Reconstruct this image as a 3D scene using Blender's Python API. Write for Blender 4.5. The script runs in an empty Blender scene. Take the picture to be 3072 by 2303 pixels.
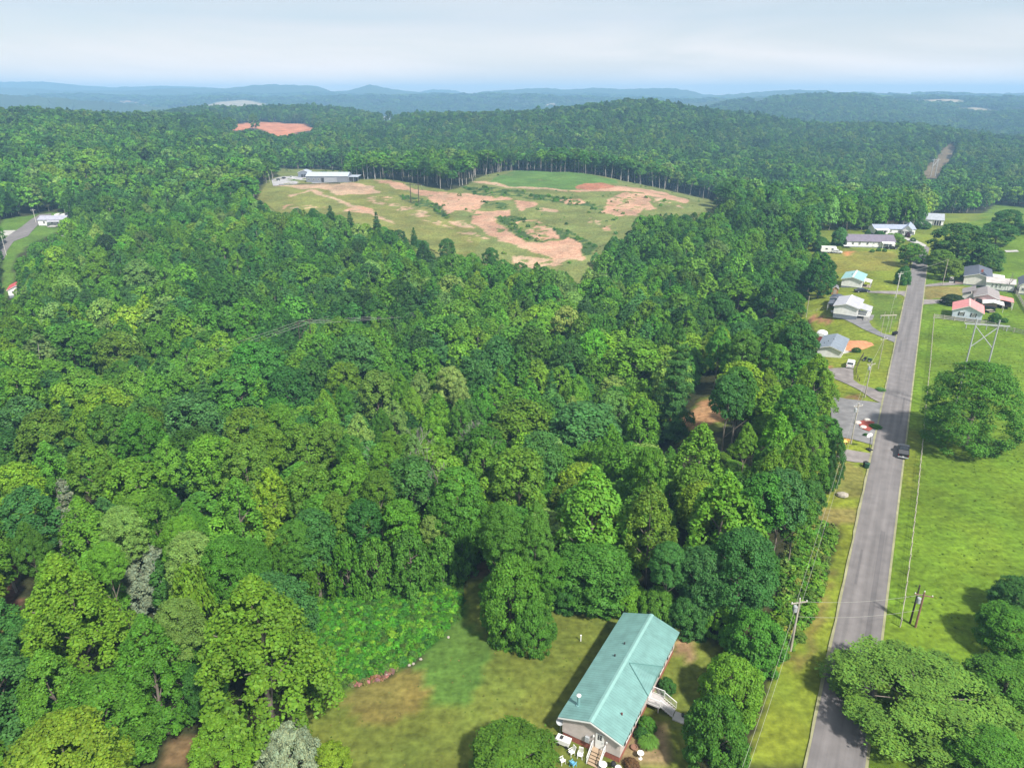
import bpy, bmesh, math, random
import numpy as np
from mathutils import Vector, Matrix

# ---------------------------------------------------------------- camera, sky, sun, exposure
SC = bpy.context.scene
COL = SC.collection
F, CX, CY, CAMH, PITCH = 2130.0, 1536.0, 1151.5, 65.0, math.radians(22.0)
SP, CP = math.sin(PITCH), math.cos(PITCH)
cam_d = bpy.data.cameras.new("camera"); cam = bpy.data.objects.new("camera", cam_d); COL.objects.link(cam)
cam.location = (0, 0, CAMH); cam.rotation_euler = (math.pi/2 - PITCH, 0, 0)
cam_d.sensor_width = 36.0; cam_d.lens = 36.0*F/3072.0; cam_d.clip_start = 0.5; cam_d.clip_end = 60000
SC.camera = cam
SC.render.resolution_x, SC.render.resolution_y = 1024, 767

SUN_TO = Vector((0.38, -0.54, 0.76)).normalized()
world = bpy.data.worlds.new("World"); SC.world = world; world.use_nodes = True
wn, wl = world.node_tree.nodes, world.node_tree.links
wn.clear()
w_out = wn.new('ShaderNodeOutputWorld'); w_bg = wn.new('ShaderNodeBackground')
sky = wn.new('ShaderNodeTexSky'); sky.sky_type = 'NISHITA'; sky.sun_disc = False
sky.sun_elevation = math.asin(SUN_TO.z); sky.sun_rotation = math.atan2(SUN_TO.x, SUN_TO.y)
sky.air_density = 1.0; sky.dust_density = 1.5; sky.ozone_density = 1.0
w_tc = wn.new('ShaderNodeTexCoord'); w_map = wn.new('ShaderNodeMapping')
w_map.inputs['Scale'].default_value = (1.0, 1.0, 7.0); w_map.inputs['Rotation'].default_value = (0.05, 0.06, 0)
w_no = wn.new('ShaderNodeTexNoise'); w_no.inputs['Scale'].default_value = 2.6; w_no.inputs['Detail'].default_value = 7; w_no.inputs['Distortion'].default_value = 0.5
w_rp = wn.new('ShaderNodeMapRange'); w_rp.inputs['From Min'].default_value = 0.38; w_rp.inputs['From Max'].default_value = 0.62
w_rp.inputs['To Min'].default_value = 0.64; w_rp.inputs['To Max'].default_value = 1.0
w_mix = wn.new('ShaderNodeMix'); w_mix.data_type = 'RGBA'
w_sz = wn.new('ShaderNodeSeparateXYZ'); wl.new(w_tc.outputs['Generated'], w_sz.inputs[0])
w_el = wn.new('ShaderNodeMapRange'); w_el.inputs['From Min'].default_value = 0.0; w_el.inputs['From Max'].default_value = 0.09; wl.new(w_sz.outputs['Z'], w_el.inputs['Value'])
w_cl = wn.new('ShaderNodeMix'); w_cl.data_type = 'RGBA'; w_cl.inputs[6].default_value = (12.5, 9.8, 7.6, 1); w_cl.inputs[7].default_value = (5.6, 5.85, 6.1, 1)
wl.new(w_el.outputs[0], w_cl.inputs[0]); wl.new(w_cl.outputs[2], w_mix.inputs[7])
wl.new(w_tc.outputs['Generated'], w_map.inputs[0]); wl.new(w_map.outputs[0], w_no.inputs['Vector'])
wl.new(w_no.outputs['Fac'], w_rp.inputs['Value']); wl.new(w_rp.outputs[0], w_mix.inputs[0])
wl.new(sky.outputs[0], w_mix.inputs[6]); wl.new(w_mix.outputs[2], w_bg.inputs['Color'])
w_bg.inputs['Strength'].default_value = 0.083
wl.new(w_bg.outputs[0], w_out.inputs['Surface'])

sun_d = bpy.data.lights.new("sun", 'SUN'); sun_d.energy = 5.0; sun_d.angle = math.radians(4.0); sun_d.color = (1.0, 0.95, 0.86)
sun = bpy.data.objects.new("sun", sun_d); COL.objects.link(sun); sun.location = (0, 0, 300)
sun.rotation_euler = SUN_TO.to_track_quat('Z', 'Y').to_euler()
SC.view_settings.view_transform = 'Standard'; SC.view_settings.look = 'None'
SC.view_settings.exposure = 0.78; SC.view_settings.gamma = 1.0
SC.render.engine = 'CYCLES'
try:
    SC.cycles.max_bounces = 5; SC.cycles.diffuse_bounces = 3; SC.cycles.transmission_bounces = 3; SC.cycles.volume_bounces = 0
    SC.cycles.transparent_max_bounces = 6
except Exception: pass

# ---------------------------------------------------------------- pixel <-> place helpers (survey of the photograph)
def ray(u, v):
    a, b = (u-CX)/F, -(v-CY)/F
    return a, b*SP + CP, b*CP - SP                      # world direction
def at(u, v, Y):
    d = ray(u, v); k = Y/d[1]; return (d[0]*k, Y, CAMH + d[2]*k)
def proj(x, y, z):
    zc = (CAMH-z)*SP + y*CP; yc = -(CAMH-z)*CP + y*SP
    zc = np.maximum(zc, 1e-3)
    return CX + F*x/zc, CY - F*yc/zc, zc

# ---------------------------------------------------------------- terrain
ctrl = []
def c0(u, v, z=0.0):
    d = ray(u, v); k = (z-CAMH)/d[2]; ctrl.append((d[0]*k, d[1]*k, z))
def cg(u, v, Y): ctrl.append(at(u, v, Y))
def cc(u, v, Y, h=17):
    p = at(u, v, Y); ctrl.append((p[0], p[1], p[2]-h))
for q in [(2400,2300),(2750,2300),(3072,2300),(3072,1900),(1500,2300),(1850,2000),(1400,1950),(1000,2200),(2200,1900),(2560,1900),(2500,1600),(2640,1450),
          (2700,1380),(2900,1340),(3072,1500),(2700,1180),(2480,1250),(2560,1100),(2700,1000),(2900,1050),(3072,1030),(2600,900),(2750,820),(2950,850),(3072,820),
          (2450,900),(2600,720),(2800,720),(3000,720),(2700,680),(3072,640),(2450,760)]: c0(*q)
for q in [(0,2303,-1),(300,2100,-1),(600,1900,-1),(1100,1750,-1),(1600,1790,0),(2100,1750,0),(2250,1550,0),(2250,1330,0),(2100,1280,-2),(500,1480,-5),(200,1500,-4),
          (2350,1060,-1),(2250,1180,-2)]: c0(*q)
for x, y, z in [(-70,140,-11),(-20,140,-12),(30,140,-11),(60,150,-8),(-120,200,-12),(-40,210,-14),(30,210,-15),(90,210,-8),(-60,280,-14),(20,290,-15),(100,290,-11),(-180,280,-8),
                (0,-60,0),(150,-60,0),(-150,-60,0),(200,60,0),(-150,60,-2),(-250,150,-4),(300,200,0),(400,350,0)]: ctrl.append((x,y,z))
cg(1700,800,330); cg(1300,760,350); cg(1500,680,400); cg(980,552,520); cg(820,590,470); cg(1200,600,470); cg(1130,540,530); cg(1700,514,575); cg(1900,560,520); cg(2150,605,470)
cg(1560,600,460); cg(1800,640,430); cg(1480,560,505); cg(2000,680,390); cg(1900,740,355)
cg(100,680,387); cg(0,800,330); cg(50,900,290)
cc(300,500,450); cc(0,420,560); cc(150,560,420); cc(500,560,430); cc(650,480,520); cc(0,322,820); cc(300,330,850); cc(600,350,900); cc(250,400,620); cc(520,410,640); cc(700,440,650)
cg(700,372,1150); cg(750,395,1000); cg(880,405,1050); cg(620,378,1100)
cc(1000,450,700); cc(850,350,1300); cc(1300,335,1100); cc(1100,380,950); cc(1600,320,1200); cc(1870,286,1250); cc(1980,292,1260); cc(2048,322,1300); cc(1750,312,1230); cc(1620,328,1230); cc(1480,334,1230); cc(2187,326,1280); cc(2279,342,1280); cc(2344,359,1280); cc(2432,369,1280); cc(2600,360,1200); cc(2740,358,1250); cc(2850,380,1250); cc(1700,450,740); cc(1870,380,900); cc(2250,430,900)
cc(1450,400,900); cc(2400,480,740); cc(2400,400,1100); cc(2900,440,950); cc(2950,570,560); cc(2300,560,520); cc(2600,560,520); cc(2150,560,560); cc(2700,380,1250); cc(3072,400,1300)
cc(2400,292,2350); cc(2600,292,2350); cc(2310,300,2350); cc(2210,309,2300); cc(2696,313,2250); cc(2790,336,2150); cc(2450,335,1950); cc(2600,340,1900);
for u_, z_ in ((1450,-30),(1700,-15),(1950,-10),(2150,-25),(2300,-35),(2450,-40),(2650,-40),(2850,-35)): ctrl.append(((u_-CX)/F*1600, 1620, z_))
cc(3000,335,1900); cc(2100,330,2500)
for q in [(-1500,1500,-25),(-900,1500,-25),(-500,1900,-30),(0,2000,-35),(-1500,2400,-25),(-700,2600,-35),(500,2300,-30),(0,2900,-30),(900,2900,-25)]: ctrl.append(q)
cc(560,322,1500); cc(850,320,1550); cc(1000,318,1500)
cc(1870,340,1900); cc(2650,300,2600)
for u in (-800, 0, 700, 1500, 2300, 3072, 3900):
    cg(u, 306, 3600); cg(u, 299, 5500); cg(u, 295, 9000)
cc(-800,330,900); cc(3900,420,1000); cc(-600,420,600); cc(3700,560,560)
ctrl = np.array(ctrl, float)
def fan(x, y):
    r = np.maximum(y+150.0, 40.0)
    return np.stack([x/r*2.6, np.log(r)*2.0], -1)
CTF = fan(ctrl[:,0], ctrl[:,1]); MQ = 0.10
def kern(d2): return np.sqrt(d2 + MQ*MQ)
A = kern(((CTF[:,None]-CTF[None])**2).sum(-1)); nC = len(CTF)
P = np.hstack([np.ones((nC,1)), CTF])
M_ = np.zeros((nC+3, nC+3)); M_[:nC,:nC] = A - np.eye(nC)*0.02; M_[:nC,nC:] = P; M_[nC:,:nC] = P.T
W_ = np.linalg.solve(M_, np.concatenate([ctrl[:,2], np.zeros(3)]))
def rbf(x, y):
    p = fan(x, y); out = np.zeros(len(p))
    for s in range(0, len(p), 20000):
        q = p[s:s+20000]
        out[s:s+20000] = kern(((q[:,None]-CTF[None])**2).sum(-1)) @ W_[:nC] + W_[nC] + q @ W_[nC+1:]
    return out
_rs = np.random.RandomState(3)
_hash = _rs.rand(257, 257)
def vnoise(x, y):
    xi, yi = np.floor(x).astype(int), np.floor(y).astype(int); fx, fy = x-xi, y-yi
    fx, fy = fx*fx*(3-2*fx), fy*fy*(3-2*fy)
    h = lambda a, b: _hash[a % 257, b % 257]
    return (h(xi,yi)*(1-fx)+h(xi+1,yi)*fx)*(1-fy) + (h(xi,yi+1)*(1-fx)+h(xi+1,yi+1)*fx)*fy
def fbm(x, y, o=4):
    s, a, t = 0, 1, 0
    for i in range(o):
        s = s + a*vnoise(x*2**i+17.3*i, y*2**i-9.1*i); t += a; a *= .5
    return s/t - 0.5
NT, NR = 420, 760
TT = np.linspace(-1.15, 1.15, NT); RR = np.exp(np.linspace(math.log(80), math.log(9300), NR))
gx = (TT[None,:]*RR[:,None]).ravel(); gy = (np.repeat(RR[:,None], NT, 1)-150.0).ravel()
gz = rbf(gx, gy)
kf = np.clip((gy-600)/2500, 0, 1)
gz = gz + fbm(gx/90, gy/90)*np.clip((gy-450)/600,0,1)*10 + fbm(gx/600+5, gy/600)*kf*75 + fbm(gx/1500+9, gy/1500)*np.clip((gy-3000)/5000,0,1)*120
ZG = gz.reshape(NR, NT); _l0, _l1 = math.log(80), math.log(9300)
def Z(x, y):
    x = np.asarray(x, float); y = np.asarray(y, float)
    r = np.maximum(y+150.0, 80.001)
    fi = np.clip((np.log(r)-_l0)/(_l1-_l0)*(NR-1), 0, NR-1.001); fj = np.clip((x/r+1.15)/2.3*(NT-1), 0, NT-1.001)
    i, j = fi.astype(int), fj.astype(int); a = (r-RR[i])/(RR[i+1]-RR[i]); b = fj-j
    return (ZG[i,j]*(1-b)+ZG[i,j+1]*b)*(1-a) + (ZG[i+1,j]*(1-b)+ZG[i+1,j+1]*b)*a
YS = np.exp(np.linspace(math.log(25), math.log(6000), 1600))
def hit(u, v, h=0.0):
    """where the line of sight through (u,v) meets the surface h metres above the ground"""
    d = ray(u, v); k = YS/d[1]; x = d[0]*k; z = CAMH + d[2]*k
    f = z - (Z(x, YS)+h); idx = np.where(f <= 0)[0]
    if len(idx) == 0 or idx[0] == 0: i = len(YS)-1 if len(idx) == 0 else 1
    else: i = idx[0]
    t = f[i-1]/(f[i-1]-f[i]) if f[i-1] != f[i] else 0; t = min(max(t, 0), 1)
    Y = YS[i-1]+(YS[i]-YS[i-1])*t; X = d[0]*Y/d[1]
    return X, Y, float(Z(X, Y))
def zt(ox, oy, s, pts): return [(ox+a/s, oy+b/s) for a, b in pts]
z4 = lambda *p: zt(2300, 600, 2.865, p)
z5 = lambda *p: zt(2300, 1000, 2.865, p)
z9 = lambda *p: zt(2780, 750, 6.633, p)
zc = lambda *p: zt(1024, 200, 2.16, p)
zl = lambda *p: zt(700, 500, 2.765, p)
def inpoly(px, py, poly):
    px = np.asarray(px); py = np.asarray(py); r = np.zeros(px.shape, bool); n = len(poly)
    for i in range(n):
        x1, y1 = poly[i]; x2, y2 = poly[(i+1) % n]
        if y1 == y2: continue
        c = ((y1 > py) != (y2 > py)) & (px < (x2-x1)*(py-y1)/(y2-y1)+x1); r ^= c
    return r
def wpoly(pts, h=0): return [hit(u, v, h)[:2] for u, v in pts]

# ---------------------------------------------------------------- tagging
def tag(o, label=None, cat=None, group=None, kind=None):
    if label: o['label'] = label
    if cat: o['category'] = cat
    if group: o['group'] = group
    if kind: o['kind'] = kind
    return o
def empty(name, loc, rz=0.0, label=None, cat=None, group=None):
    o = bpy.data.objects.new(name, None); o.empty_display_size = 0.5; COL.objects.link(o)
    o.location = loc; o.rotation_euler = (0, 0, rz)
    return tag(o, label, cat, group)

# ---------------------------------------------------------------- materials
def new_mat(name):
    m = bpy.data.materials.new(name); m.use_nodes = True
    n = m.node_tree.nodes; return m, n, m.node_tree.links, n['Principled BSDF']
_mc = {}
def M(name, col, rough=0.6, var=0.12, scale=2.0, metal=0.0, bump=0.0, streak=None, spec=0.4):
    """weathered paint / panel / fabric material: colour broken up by procedural noise in object space"""
    if name in _mc: return _mc[name]
    m, n, l, b = new_mat(name)
    tc = n.new('ShaderNodeTexCoord'); no = n.new('ShaderNodeTexNoise'); no.inputs['Scale'].default_value = scale; no.inputs['Detail'].default_value = 5
    src = tc.outputs['Object']
    if streak:
        mp = n.new('ShaderNodeMapping'); mp.inputs['Scale'].default_value = streak; l.new(src, mp.inputs[0]); src = mp.outputs[0]
    l.new(src, no.inputs['Vector'])
    r = n.new('ShaderNodeMapRange'); r.inputs['From Min'].default_value = .3; r.inputs['From Max'].default_value = .7
    r.inputs['To Min'].default_value = 1-var; r.inputs['To Max'].default_value = 1+var
    l.new(no.outputs['Fac'], r.inputs['Value'])
    mx = n.new('ShaderNodeMix'); mx.data_type = 'RGBA'; mx.blend_type = 'MULTIPLY'; mx.inputs[0].default_value = 1; mx.inputs[6].default_value = (*col, 1)
    l.new(r.outputs[0], mx.inputs[7]); l.new(mx.outputs[2], b.inputs['Base Color'])
    b.inputs['Roughness'].default_value = rough; b.inputs['Metallic'].default_value = metal; b.inputs['Specular IOR Level'].default_value = spec
    if bump:
        bp = n.new('ShaderNodeBump'); bp.inputs['Distance'].default_value = bump; l.new(no.outputs['Fac'], bp.inputs['Height']); l.new(bp.outputs[0], b.inputs['Normal'])
    _mc[name] = m; return m
def ribbed(name, col, period=0.3, axis='X', rough=0.45, depth=0.02, dark=0.82):
    """sheet metal / clapboard / shingle courses: narrow dark seams every period along one object axis"""
    if name in _mc: return _mc[name]
    m, n, l, b = new_mat(name)
    tc = n.new('ShaderNodeTexCoord'); sx = n.new('ShaderNodeSeparateXYZ'); l.new(tc.outputs['Object'], sx.inputs[0])
    mu = n.new('ShaderNodeMath'); mu.operation = 'MULTIPLY'; mu.inputs[1].default_value = 1/period; l.new(sx.outputs[axis], mu.inputs[0])
    fr = n.new('ShaderNodeMath'); fr.operation = 'FRACT'; l.new(mu.outputs[0], fr.inputs[0])
    gt = n.new('ShaderNodeMapRange'); gt.inputs['From Min'].default_value = 0.0; gt.inputs['From Max'].default_value = 0.22; gt.inputs['To Min'].default_value = dark; gt.inputs['To Max'].default_value = 1.0
    l.new(fr.outputs[0], gt.inputs['Value'])
    no = n.new('ShaderNodeTexNoise'); no.inputs['Scale'].default_value = 0.9; no.inputs['Detail'].default_value = 6; l.new(tc.outputs['Object'], no.inputs['Vector'])
    r = n.new('ShaderNodeMapRange'); r.inputs['From Min'].default_value = .3; r.inputs['From Max'].default_value = .7; r.inputs['To Min'].default_value = .83; r.inputs['To Max'].default_value = 1.13; l.new(no.outputs['Fac'], r.inputs['Value'])
    m2 = n.new('ShaderNodeMath'); m2.operation = 'MULTIPLY'; l.new(gt.outputs[0], m2.inputs[0]); l.new(r.outputs[0], m2.inputs[1])
    mx = n.new('ShaderNodeMix'); mx.data_type = 'RGBA'; mx.blend_type = 'MULTIPLY'; mx.inputs[0].default_value = 1; mx.inputs[6].default_value = (*col, 1)
    l.new(m2.outputs[0], mx.inputs[7]); l.new(mx.outputs[2], b.inputs['Base Color'])
    bp = n.new('ShaderNodeBump'); bp.inputs['Distance'].default_value = depth; l.new(gt.outputs[0], bp.inputs['Height']); l.new(bp.outputs[0], b.inputs['Normal'])
    b.inputs['Roughness'].default_value = rough
    _mc[name] = m; return m

def mesh_np(name, V, Fc, mat=None, smooth=False):
    me = bpy.data.meshes.new(name); V = np.asarray(V, np.float32); Fc = np.asarray(Fc, np.int32); k = Fc.shape[1]
    me.vertices.add(len(V)); me.vertices.foreach_set('co', V.ravel())
    me.loops.add(Fc.size); me.loops.foreach_set('vertex_index', Fc.ravel())
    me.polygons.add(len(Fc)); me.polygons.foreach_set('loop_start', np.arange(0, Fc.size, k, dtype=np.int32))
    me.update(calc_edges=True)
    if smooth: me.polygons.foreach_set('use_smooth', np.ones(len(Fc), bool))
    if mat: me.materials.append(mat)
    return me

# ---------------------------------------------------------------- ground colours by zone (what grows or lies there)
G_FOREST = (.030,.036,.014); G_LAWN = (.095,.125,.022); G_PAST = (.082,.150,.012); G_VERGE = (.125,.170,.018); G_HILL = (.110,.140,.042)
G_DIRT = (.30,.165,.095); G_RED = (.34,.15,.08); G_BROWN = (.13,.085,.05); G_WEED = (.03,.10,.012); G_STRAW = (.17,.155,.06)
HILL = [(768,600),(790,560),(832,549),(1000,546),(1130,539),(1180,541),(1250,554),(1340,573),(1372,566),(1400,556),(1440,532),(1490,519),(1560,513),(1650,517),(1780,527),(1870,545),
        (1950,560),(2050,583),(2160,605),(2140,640),(2040,660),(1940,660),(1910,700),(1800,745),(1770,790),(1790,850),(1740,880),(1700,840),(1560,805),(1440,790),(1330,770),(1240,735),(1190,705),(1080,690),(1000,655),(900,645),(830,640)]
RED = [(640,385),(690,372),(760,364),(920,372),(960,392),(900,395),(880,402),(870,425),(815,422),(800,395),(770,385),(700,392)]
HOUSELAWN = [(1400,1690),(1450,1690),(1470,1780),(1480,1930),(1640,1820),(1850,1815),(2040,1880),(2170,1940),(2100,2080),(2040,3000),(600,3000),(940,2120),(1100,2050),(1240,2000),(1380,1840)]
ROADSTRIP = [(2440,1400),(2540,1400),(2700,1090),(2735,800),(2775,740),(2600,690),(2470,700),(2420,900),(2480,950),(2470,1000),(2500,1050),(2480,1180),(2500,1330)]
ROADSIDE = [(2440,1400),(2560,1400),(2640,1400),(2560,1800),(2420,2303),(2240,2303),(2300,2120),(2350,1950),(2440,1830),(2530,1570),(2420,1540)]
PASTURE = [(2640,1400),(2700,1090),(2735,800),(2790,735),(2900,650),(2985,610),(3300,640),(4300,1100),(4600,3200),(2400,2500),(2460,2303),(2560,1800)]
BACKLAWN = [(2020,1290),(2110,1190),(2170,1195),(2190,1260),(2160,1290),(2060,1325),(2010,1330)]
OPENS = [HILL, HOUSELAWN, ROADSIDE, PASTURE, BACKLAWN,
         [(2400,700),(2740,690),(2790,640),(2990,640),(2800,760),(2740,800),(2700,1090),(2640,1400),(2440,1400),(2490,1330),(2480,1200),(2470,1100),(2450,1030),(2440,950),(2400,960),(2395,905),(2480,890),(2500,800)],
         [(2260,1065),(2310,1020),(2330,1020),(2320,1090),(2270,1100)]]
LEFTOPEN = [[(0,660),(60,650),(130,640),(200,640),(205,690),(165,700),(120,720),(90,735),(60,760),(40,800),(45,880),(0,900)],
            [(0,1690),(38,1700),(38,1760),(30,1900),(15,2040),(0,2050)], [(365,1470),(440,1462),(435,1530),(385,1530)],
            [(520,2200),(690,2190),(800,2303),(470,2303)]]
CUT = [(2756,533),(2790,490),(2816,459),(2850,431),(2872,431),(2862,464),(2835,500),(2815,537)]
KEEP = [[(q[0], q[1]-(24 if q[1] > 640 else 0)) for q in HILL]] + OPENS[1:] + [CUT, [(1995,1300),(2090,1175),(2185,1180),(2210,1265),(2175,1305),(2065,1345),(1990,1345)], [(640,388),(700,375),(760,364),(920,374),(960,394),(880,400),(840,410),(800,395),(770,385),(700,392)], LEFTOPEN[0], LEFTOPEN[1],
        [(820,548),(830,505),(1045,512),(1050,548)], [(1145,364),(1150,348),(1178,348),(1180,362)],
        [(2480,1080),(2440,1030),(2460,1000),(2540,1000),(2560,1090)], [(2480,930),(2480,880),(2600,880),(2620,940)],
        [(2380,1480),(2420,1400),(2450,1400),(2450,1480)]]
def forest_ok_world(x, y, wp):
    m = np.ones(len(x), bool)
    for p in wp: m &= ~inpoly(x, y, p)
    return m
WEEDS = [(985,1770),(1150,1755),(1390,1720),(1388,1850),(1240,1985),(1045,2060),(950,2070),(900,1900)]
OPENS.append(WEEDS)
WOPENS = [wpoly(p) for p in OPENS+LEFTOPEN+[RED]]
ZONES = [([(q[0]+(12 if q[0] > 1500 else -14)*(q[1] > 600), q[1]+(32 if q[1] > 590 else 0)) for q in HILL], G_HILL), ([(795,560),(795,500),(1050,500),(1060,560)], G_HILL), (RED, G_RED), (HOUSELAWN, G_LAWN), (ROADSTRIP, G_VERGE), (ROADSIDE, G_VERGE), (PASTURE, G_PAST), (BACKLAWN, G_LAWN), (OPENS[5], G_VERGE),(OPENS[6], G_LAWN),
  (z4((300,130),(1600,130),(1900,150),(1250,350),(1100,560),(560,640),(330,500)), (.105,.15,.02)),
  (z4((530,440),(1110,440),(1110,600),(570,640)), (.15,.16,.03)),
  (z4((1340,745),(1700,745),(1690,800),(1640,840),(1345,855)), (.15,.14,.045)),
  (z4((880,800),(1170,830),(1160,1000),(1050,1140),(900,1040)), (.075,.125,.018)),
  (z5((590,1100),(860,1130),(850,1400),(600,1400)), (.13,.14,.035)),
  (z5((1160,820),(1330,870),(1280,1433),(1140,1433)), (.11,.155,.018)),
  (zt(2300,1500,2.065,[(240,60),(560,40),(570,130),(480,150),(230,130)]), (.14,.13,.04)),
  (zt(2100,1700,2.75,[(860,700),(900,470),(960,300),(1040,200),(1060,100),(1090,0),(1120,0),(1060,300),(960,600),(920,800),(820,840),(700,800),(720,740)]), (.13,.13,.03)),
  ([(1010,2110),(1100,2050),(1240,2000),(1300,2060),(1250,2140),(1100,2180)], (.12,.112,.03)),
  ([(1240,2000),(1380,1850),(1480,1940),(1420,2100),(1300,2120),(1270,2040)], (.060,.125,.022)),
  ([(1400,1690),(1450,1690),(1450,1730),(1400,1730)], G_BROWN),
  ([(1870,2200),(1900,2180),(1990,2170),(2010,2303),(1850,2303)], (.20,.155,.08)),
  ([(2010,1930),(2060,1900),(2090,1960),(2060,1990)], (.20,.15,.08)),
  ([(560,2303),(650,2190),(720,2210),(790,2303)], (.12,.085,.04)),
  ([(980,1770),(1390,1720),(1385,1850),(1240,1990),(1040,2060),(960,2080),(900,1900)], G_WEED),
  (zt(1900,1100,3.685,[(740,370),(900,350),(960,470),(1080,560),(840,650),(640,690),(360,670),(380,600),(560,560),(700,440)]), (.30,.18,.09)),
  (z4((340,990),(600,1020),(580,1060),(420,1050)), (.20,.11,.06)),
  (z4((650,475),(690,440),(740,445),(700,485)), (.33,.17,.07)),
  (z5((585,895),(700,900),(692,965),(600,945)), (.36,.17,.05)),
  (z5((520,275),(560,285),(555,305),(520,300)), (.30,.13,.08)),
  (z5((650,520),(800,535),(850,560),(760,575),(655,550)), (.17,.11,.05)),
  (z4((1200,600),(1260,560),(1260,620)), G_VERGE),
  (CUT, (.12,.10,.06)), (LEFTOPEN[0], (.07,.14,.02)), (LEFTOPEN[1], (.14,.13,.03)), ([(0,1690),(48,1700),(48,1830),(0,1850)], (.15,.08,.06)), (LEFTOPEN[2], (.18,.10,.055)), (LEFTOPEN[3], (.13,.09,.045)),
  ([(1700,870),(1760,790),(1900,760),(1880,830),(1780,900)], G_HILL)]
FARF = np.array((.030,.052,.018))
gc = np.tile(np.array(G_FOREST), (len(gx), 1))
ff = np.clip((gy-1500)/700, 0, 1)[:,None]; gc = gc*(1-ff) + FARF*ff
# pale farmland and cleared patches scattered through the far lowland
fm = fbm(gx/420+3, gy/900+1, 3); sel = (fm > .21) & (gy > 2600) & (gy < 9000); gc[sel] = (.26,.23,.15)
for poly, colr in ZONES:
    wp = wpoly(poly); gc[inpoly(gx, gy, wp) & (gy < 2400)] = colr
FARCLR = [([(340,305),(380,303),(450,318),(470,326),(430,326),(380,318)], (.40,.27,.22)), ([(2870,325),(2930,322),(3020,338),(3020,350),(2920,348),(2860,338)], (.22,.20,.13)),
          ([(2235,310),(2310,304),(2300,316),(2230,322)], (.26,.24,.17)), ([(1630,316),(1670,310),(1680,322),(1640,326)], (.36,.32,.26)), ([(3020,330),(3072,328),(3072,345),(3030,345)], (.25,.24,.15))]
for poly, colr in FARCLR:
    uu, vv, _ = proj(gx, gy, gz); gc[inpoly(uu, vv, poly) & (gy > 1500) & (gy < 5200)] = colr
gi = (np.arange(NR-1)[:,None]*NT + np.arange(NT-1)[None,:]).ravel()
ground_me = mesh_np('ground', np.stack([gx, gy, gz], 1), np.stack([gi, gi+1, gi+NT+1, gi+NT], 1), smooth=True)
ca = ground_me.color_attributes.new('col', 'FLOAT_COLOR', 'POINT'); ca.data.foreach_set('color', np.hstack([gc, np.ones((len(gc),1))]).astype(np.float32).ravel())
def ground_mat(name, fine=1.2, amp=0.30, bump=0.12):
    m, n, l, b = new_mat(name)
    at_ = n.new('ShaderNodeVertexColor'); at_.layer_name = 'col'
    ge = n.new('ShaderNodeNewGeometry')
    def noise(sc, det, lo, hi, stretch=None):
        src = ge.outputs['Position']
        if stretch: mp = n.new('ShaderNodeMapping'); mp.inputs['Scale'].default_value = stretch; l.new(src, mp.inputs[0]); src = mp.outputs[0]
        no = n.new('ShaderNodeTexNoise'); no.inputs['Scale'].default_value = sc; no.inputs['Detail'].default_value = det; l.new(src, no.inputs['Vector'])
        r = n.new('ShaderNodeMapRange'); r.inputs['From Min'].default_value = .3; r.inputs['From Max'].default_value = .7; r.inputs['To Min'].default_value = lo; r.inputs['To Max'].default_value = hi
        l.new(no.outputs['Fac'], r.inputs['Value']); return r.outputs[0], no.outputs['Fac']
    a, _ = noise(.06, 6, .72, 1.28); c, nf = noise(fine, 6, 1-amp, 1+amp); d, nd = noise(.35, 5, .78, 1.22, (1, 2.2, 1))
    m1 = n.new('ShaderNodeMath'); m1.operation = 'MULTIPLY'; l.new(a, m1.inputs[0]); l.new(c, m1.inputs[1])
    m2 = n.new('ShaderNodeMath'); m2.operation = 'MULTIPLY'; l.new(m1.outputs[0], m2.inputs[0]); l.new(d, m2.inputs[1])
    # hue drift: some patches drier (yellow), some greener
    h, _ = noise(.13, 5, 0, 1); mixh = n.new('ShaderNodeMix'); mixh.data_type = 'RGBA'; mixh.blend_type = 'MULTIPLY'
    hr = n.new('ShaderNodeMath'); hr.operation = 'MULTIPLY'; hr.inputs[1].default_value = .40; l.new(h, hr.inputs[0]); l.new(hr.outputs[0], mixh.inputs[0])
    l.new(at_.outputs['Color'], mixh.inputs[6]); mixh.inputs[7].default_value = (1.35, .92, .9, 1)
    mx = n.new('ShaderNodeMix'); mx.data_type = 'RGBA'; mx.blend_type = 'MULTIPLY'; mx.inputs[0].default_value = 1
    l.new(mixh.outputs[2], mx.inputs[6]); l.new(m2.outputs[0], mx.inputs[7]); l.new(mx.outputs[2], b.inputs['Base Color'])
    bp = n.new('ShaderNodeBump'); bp.inputs['Distance'].default_value = bump; l.new(nf, bp.inputs['Height']); l.new(bp.outputs[0], b.inputs['Normal'])
    b.inputs['Roughness'].default_value = .95; b.inputs['Specular IOR Level'].default_value = .15
    return m
GMAT = ground_mat('grass_and_soil'); ground_me.materials.append(GMAT)
ground = bpy.data.objects.new('ground', ground_me); COL.objects.link(ground); ground['kind'] = 'structure'
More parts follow.
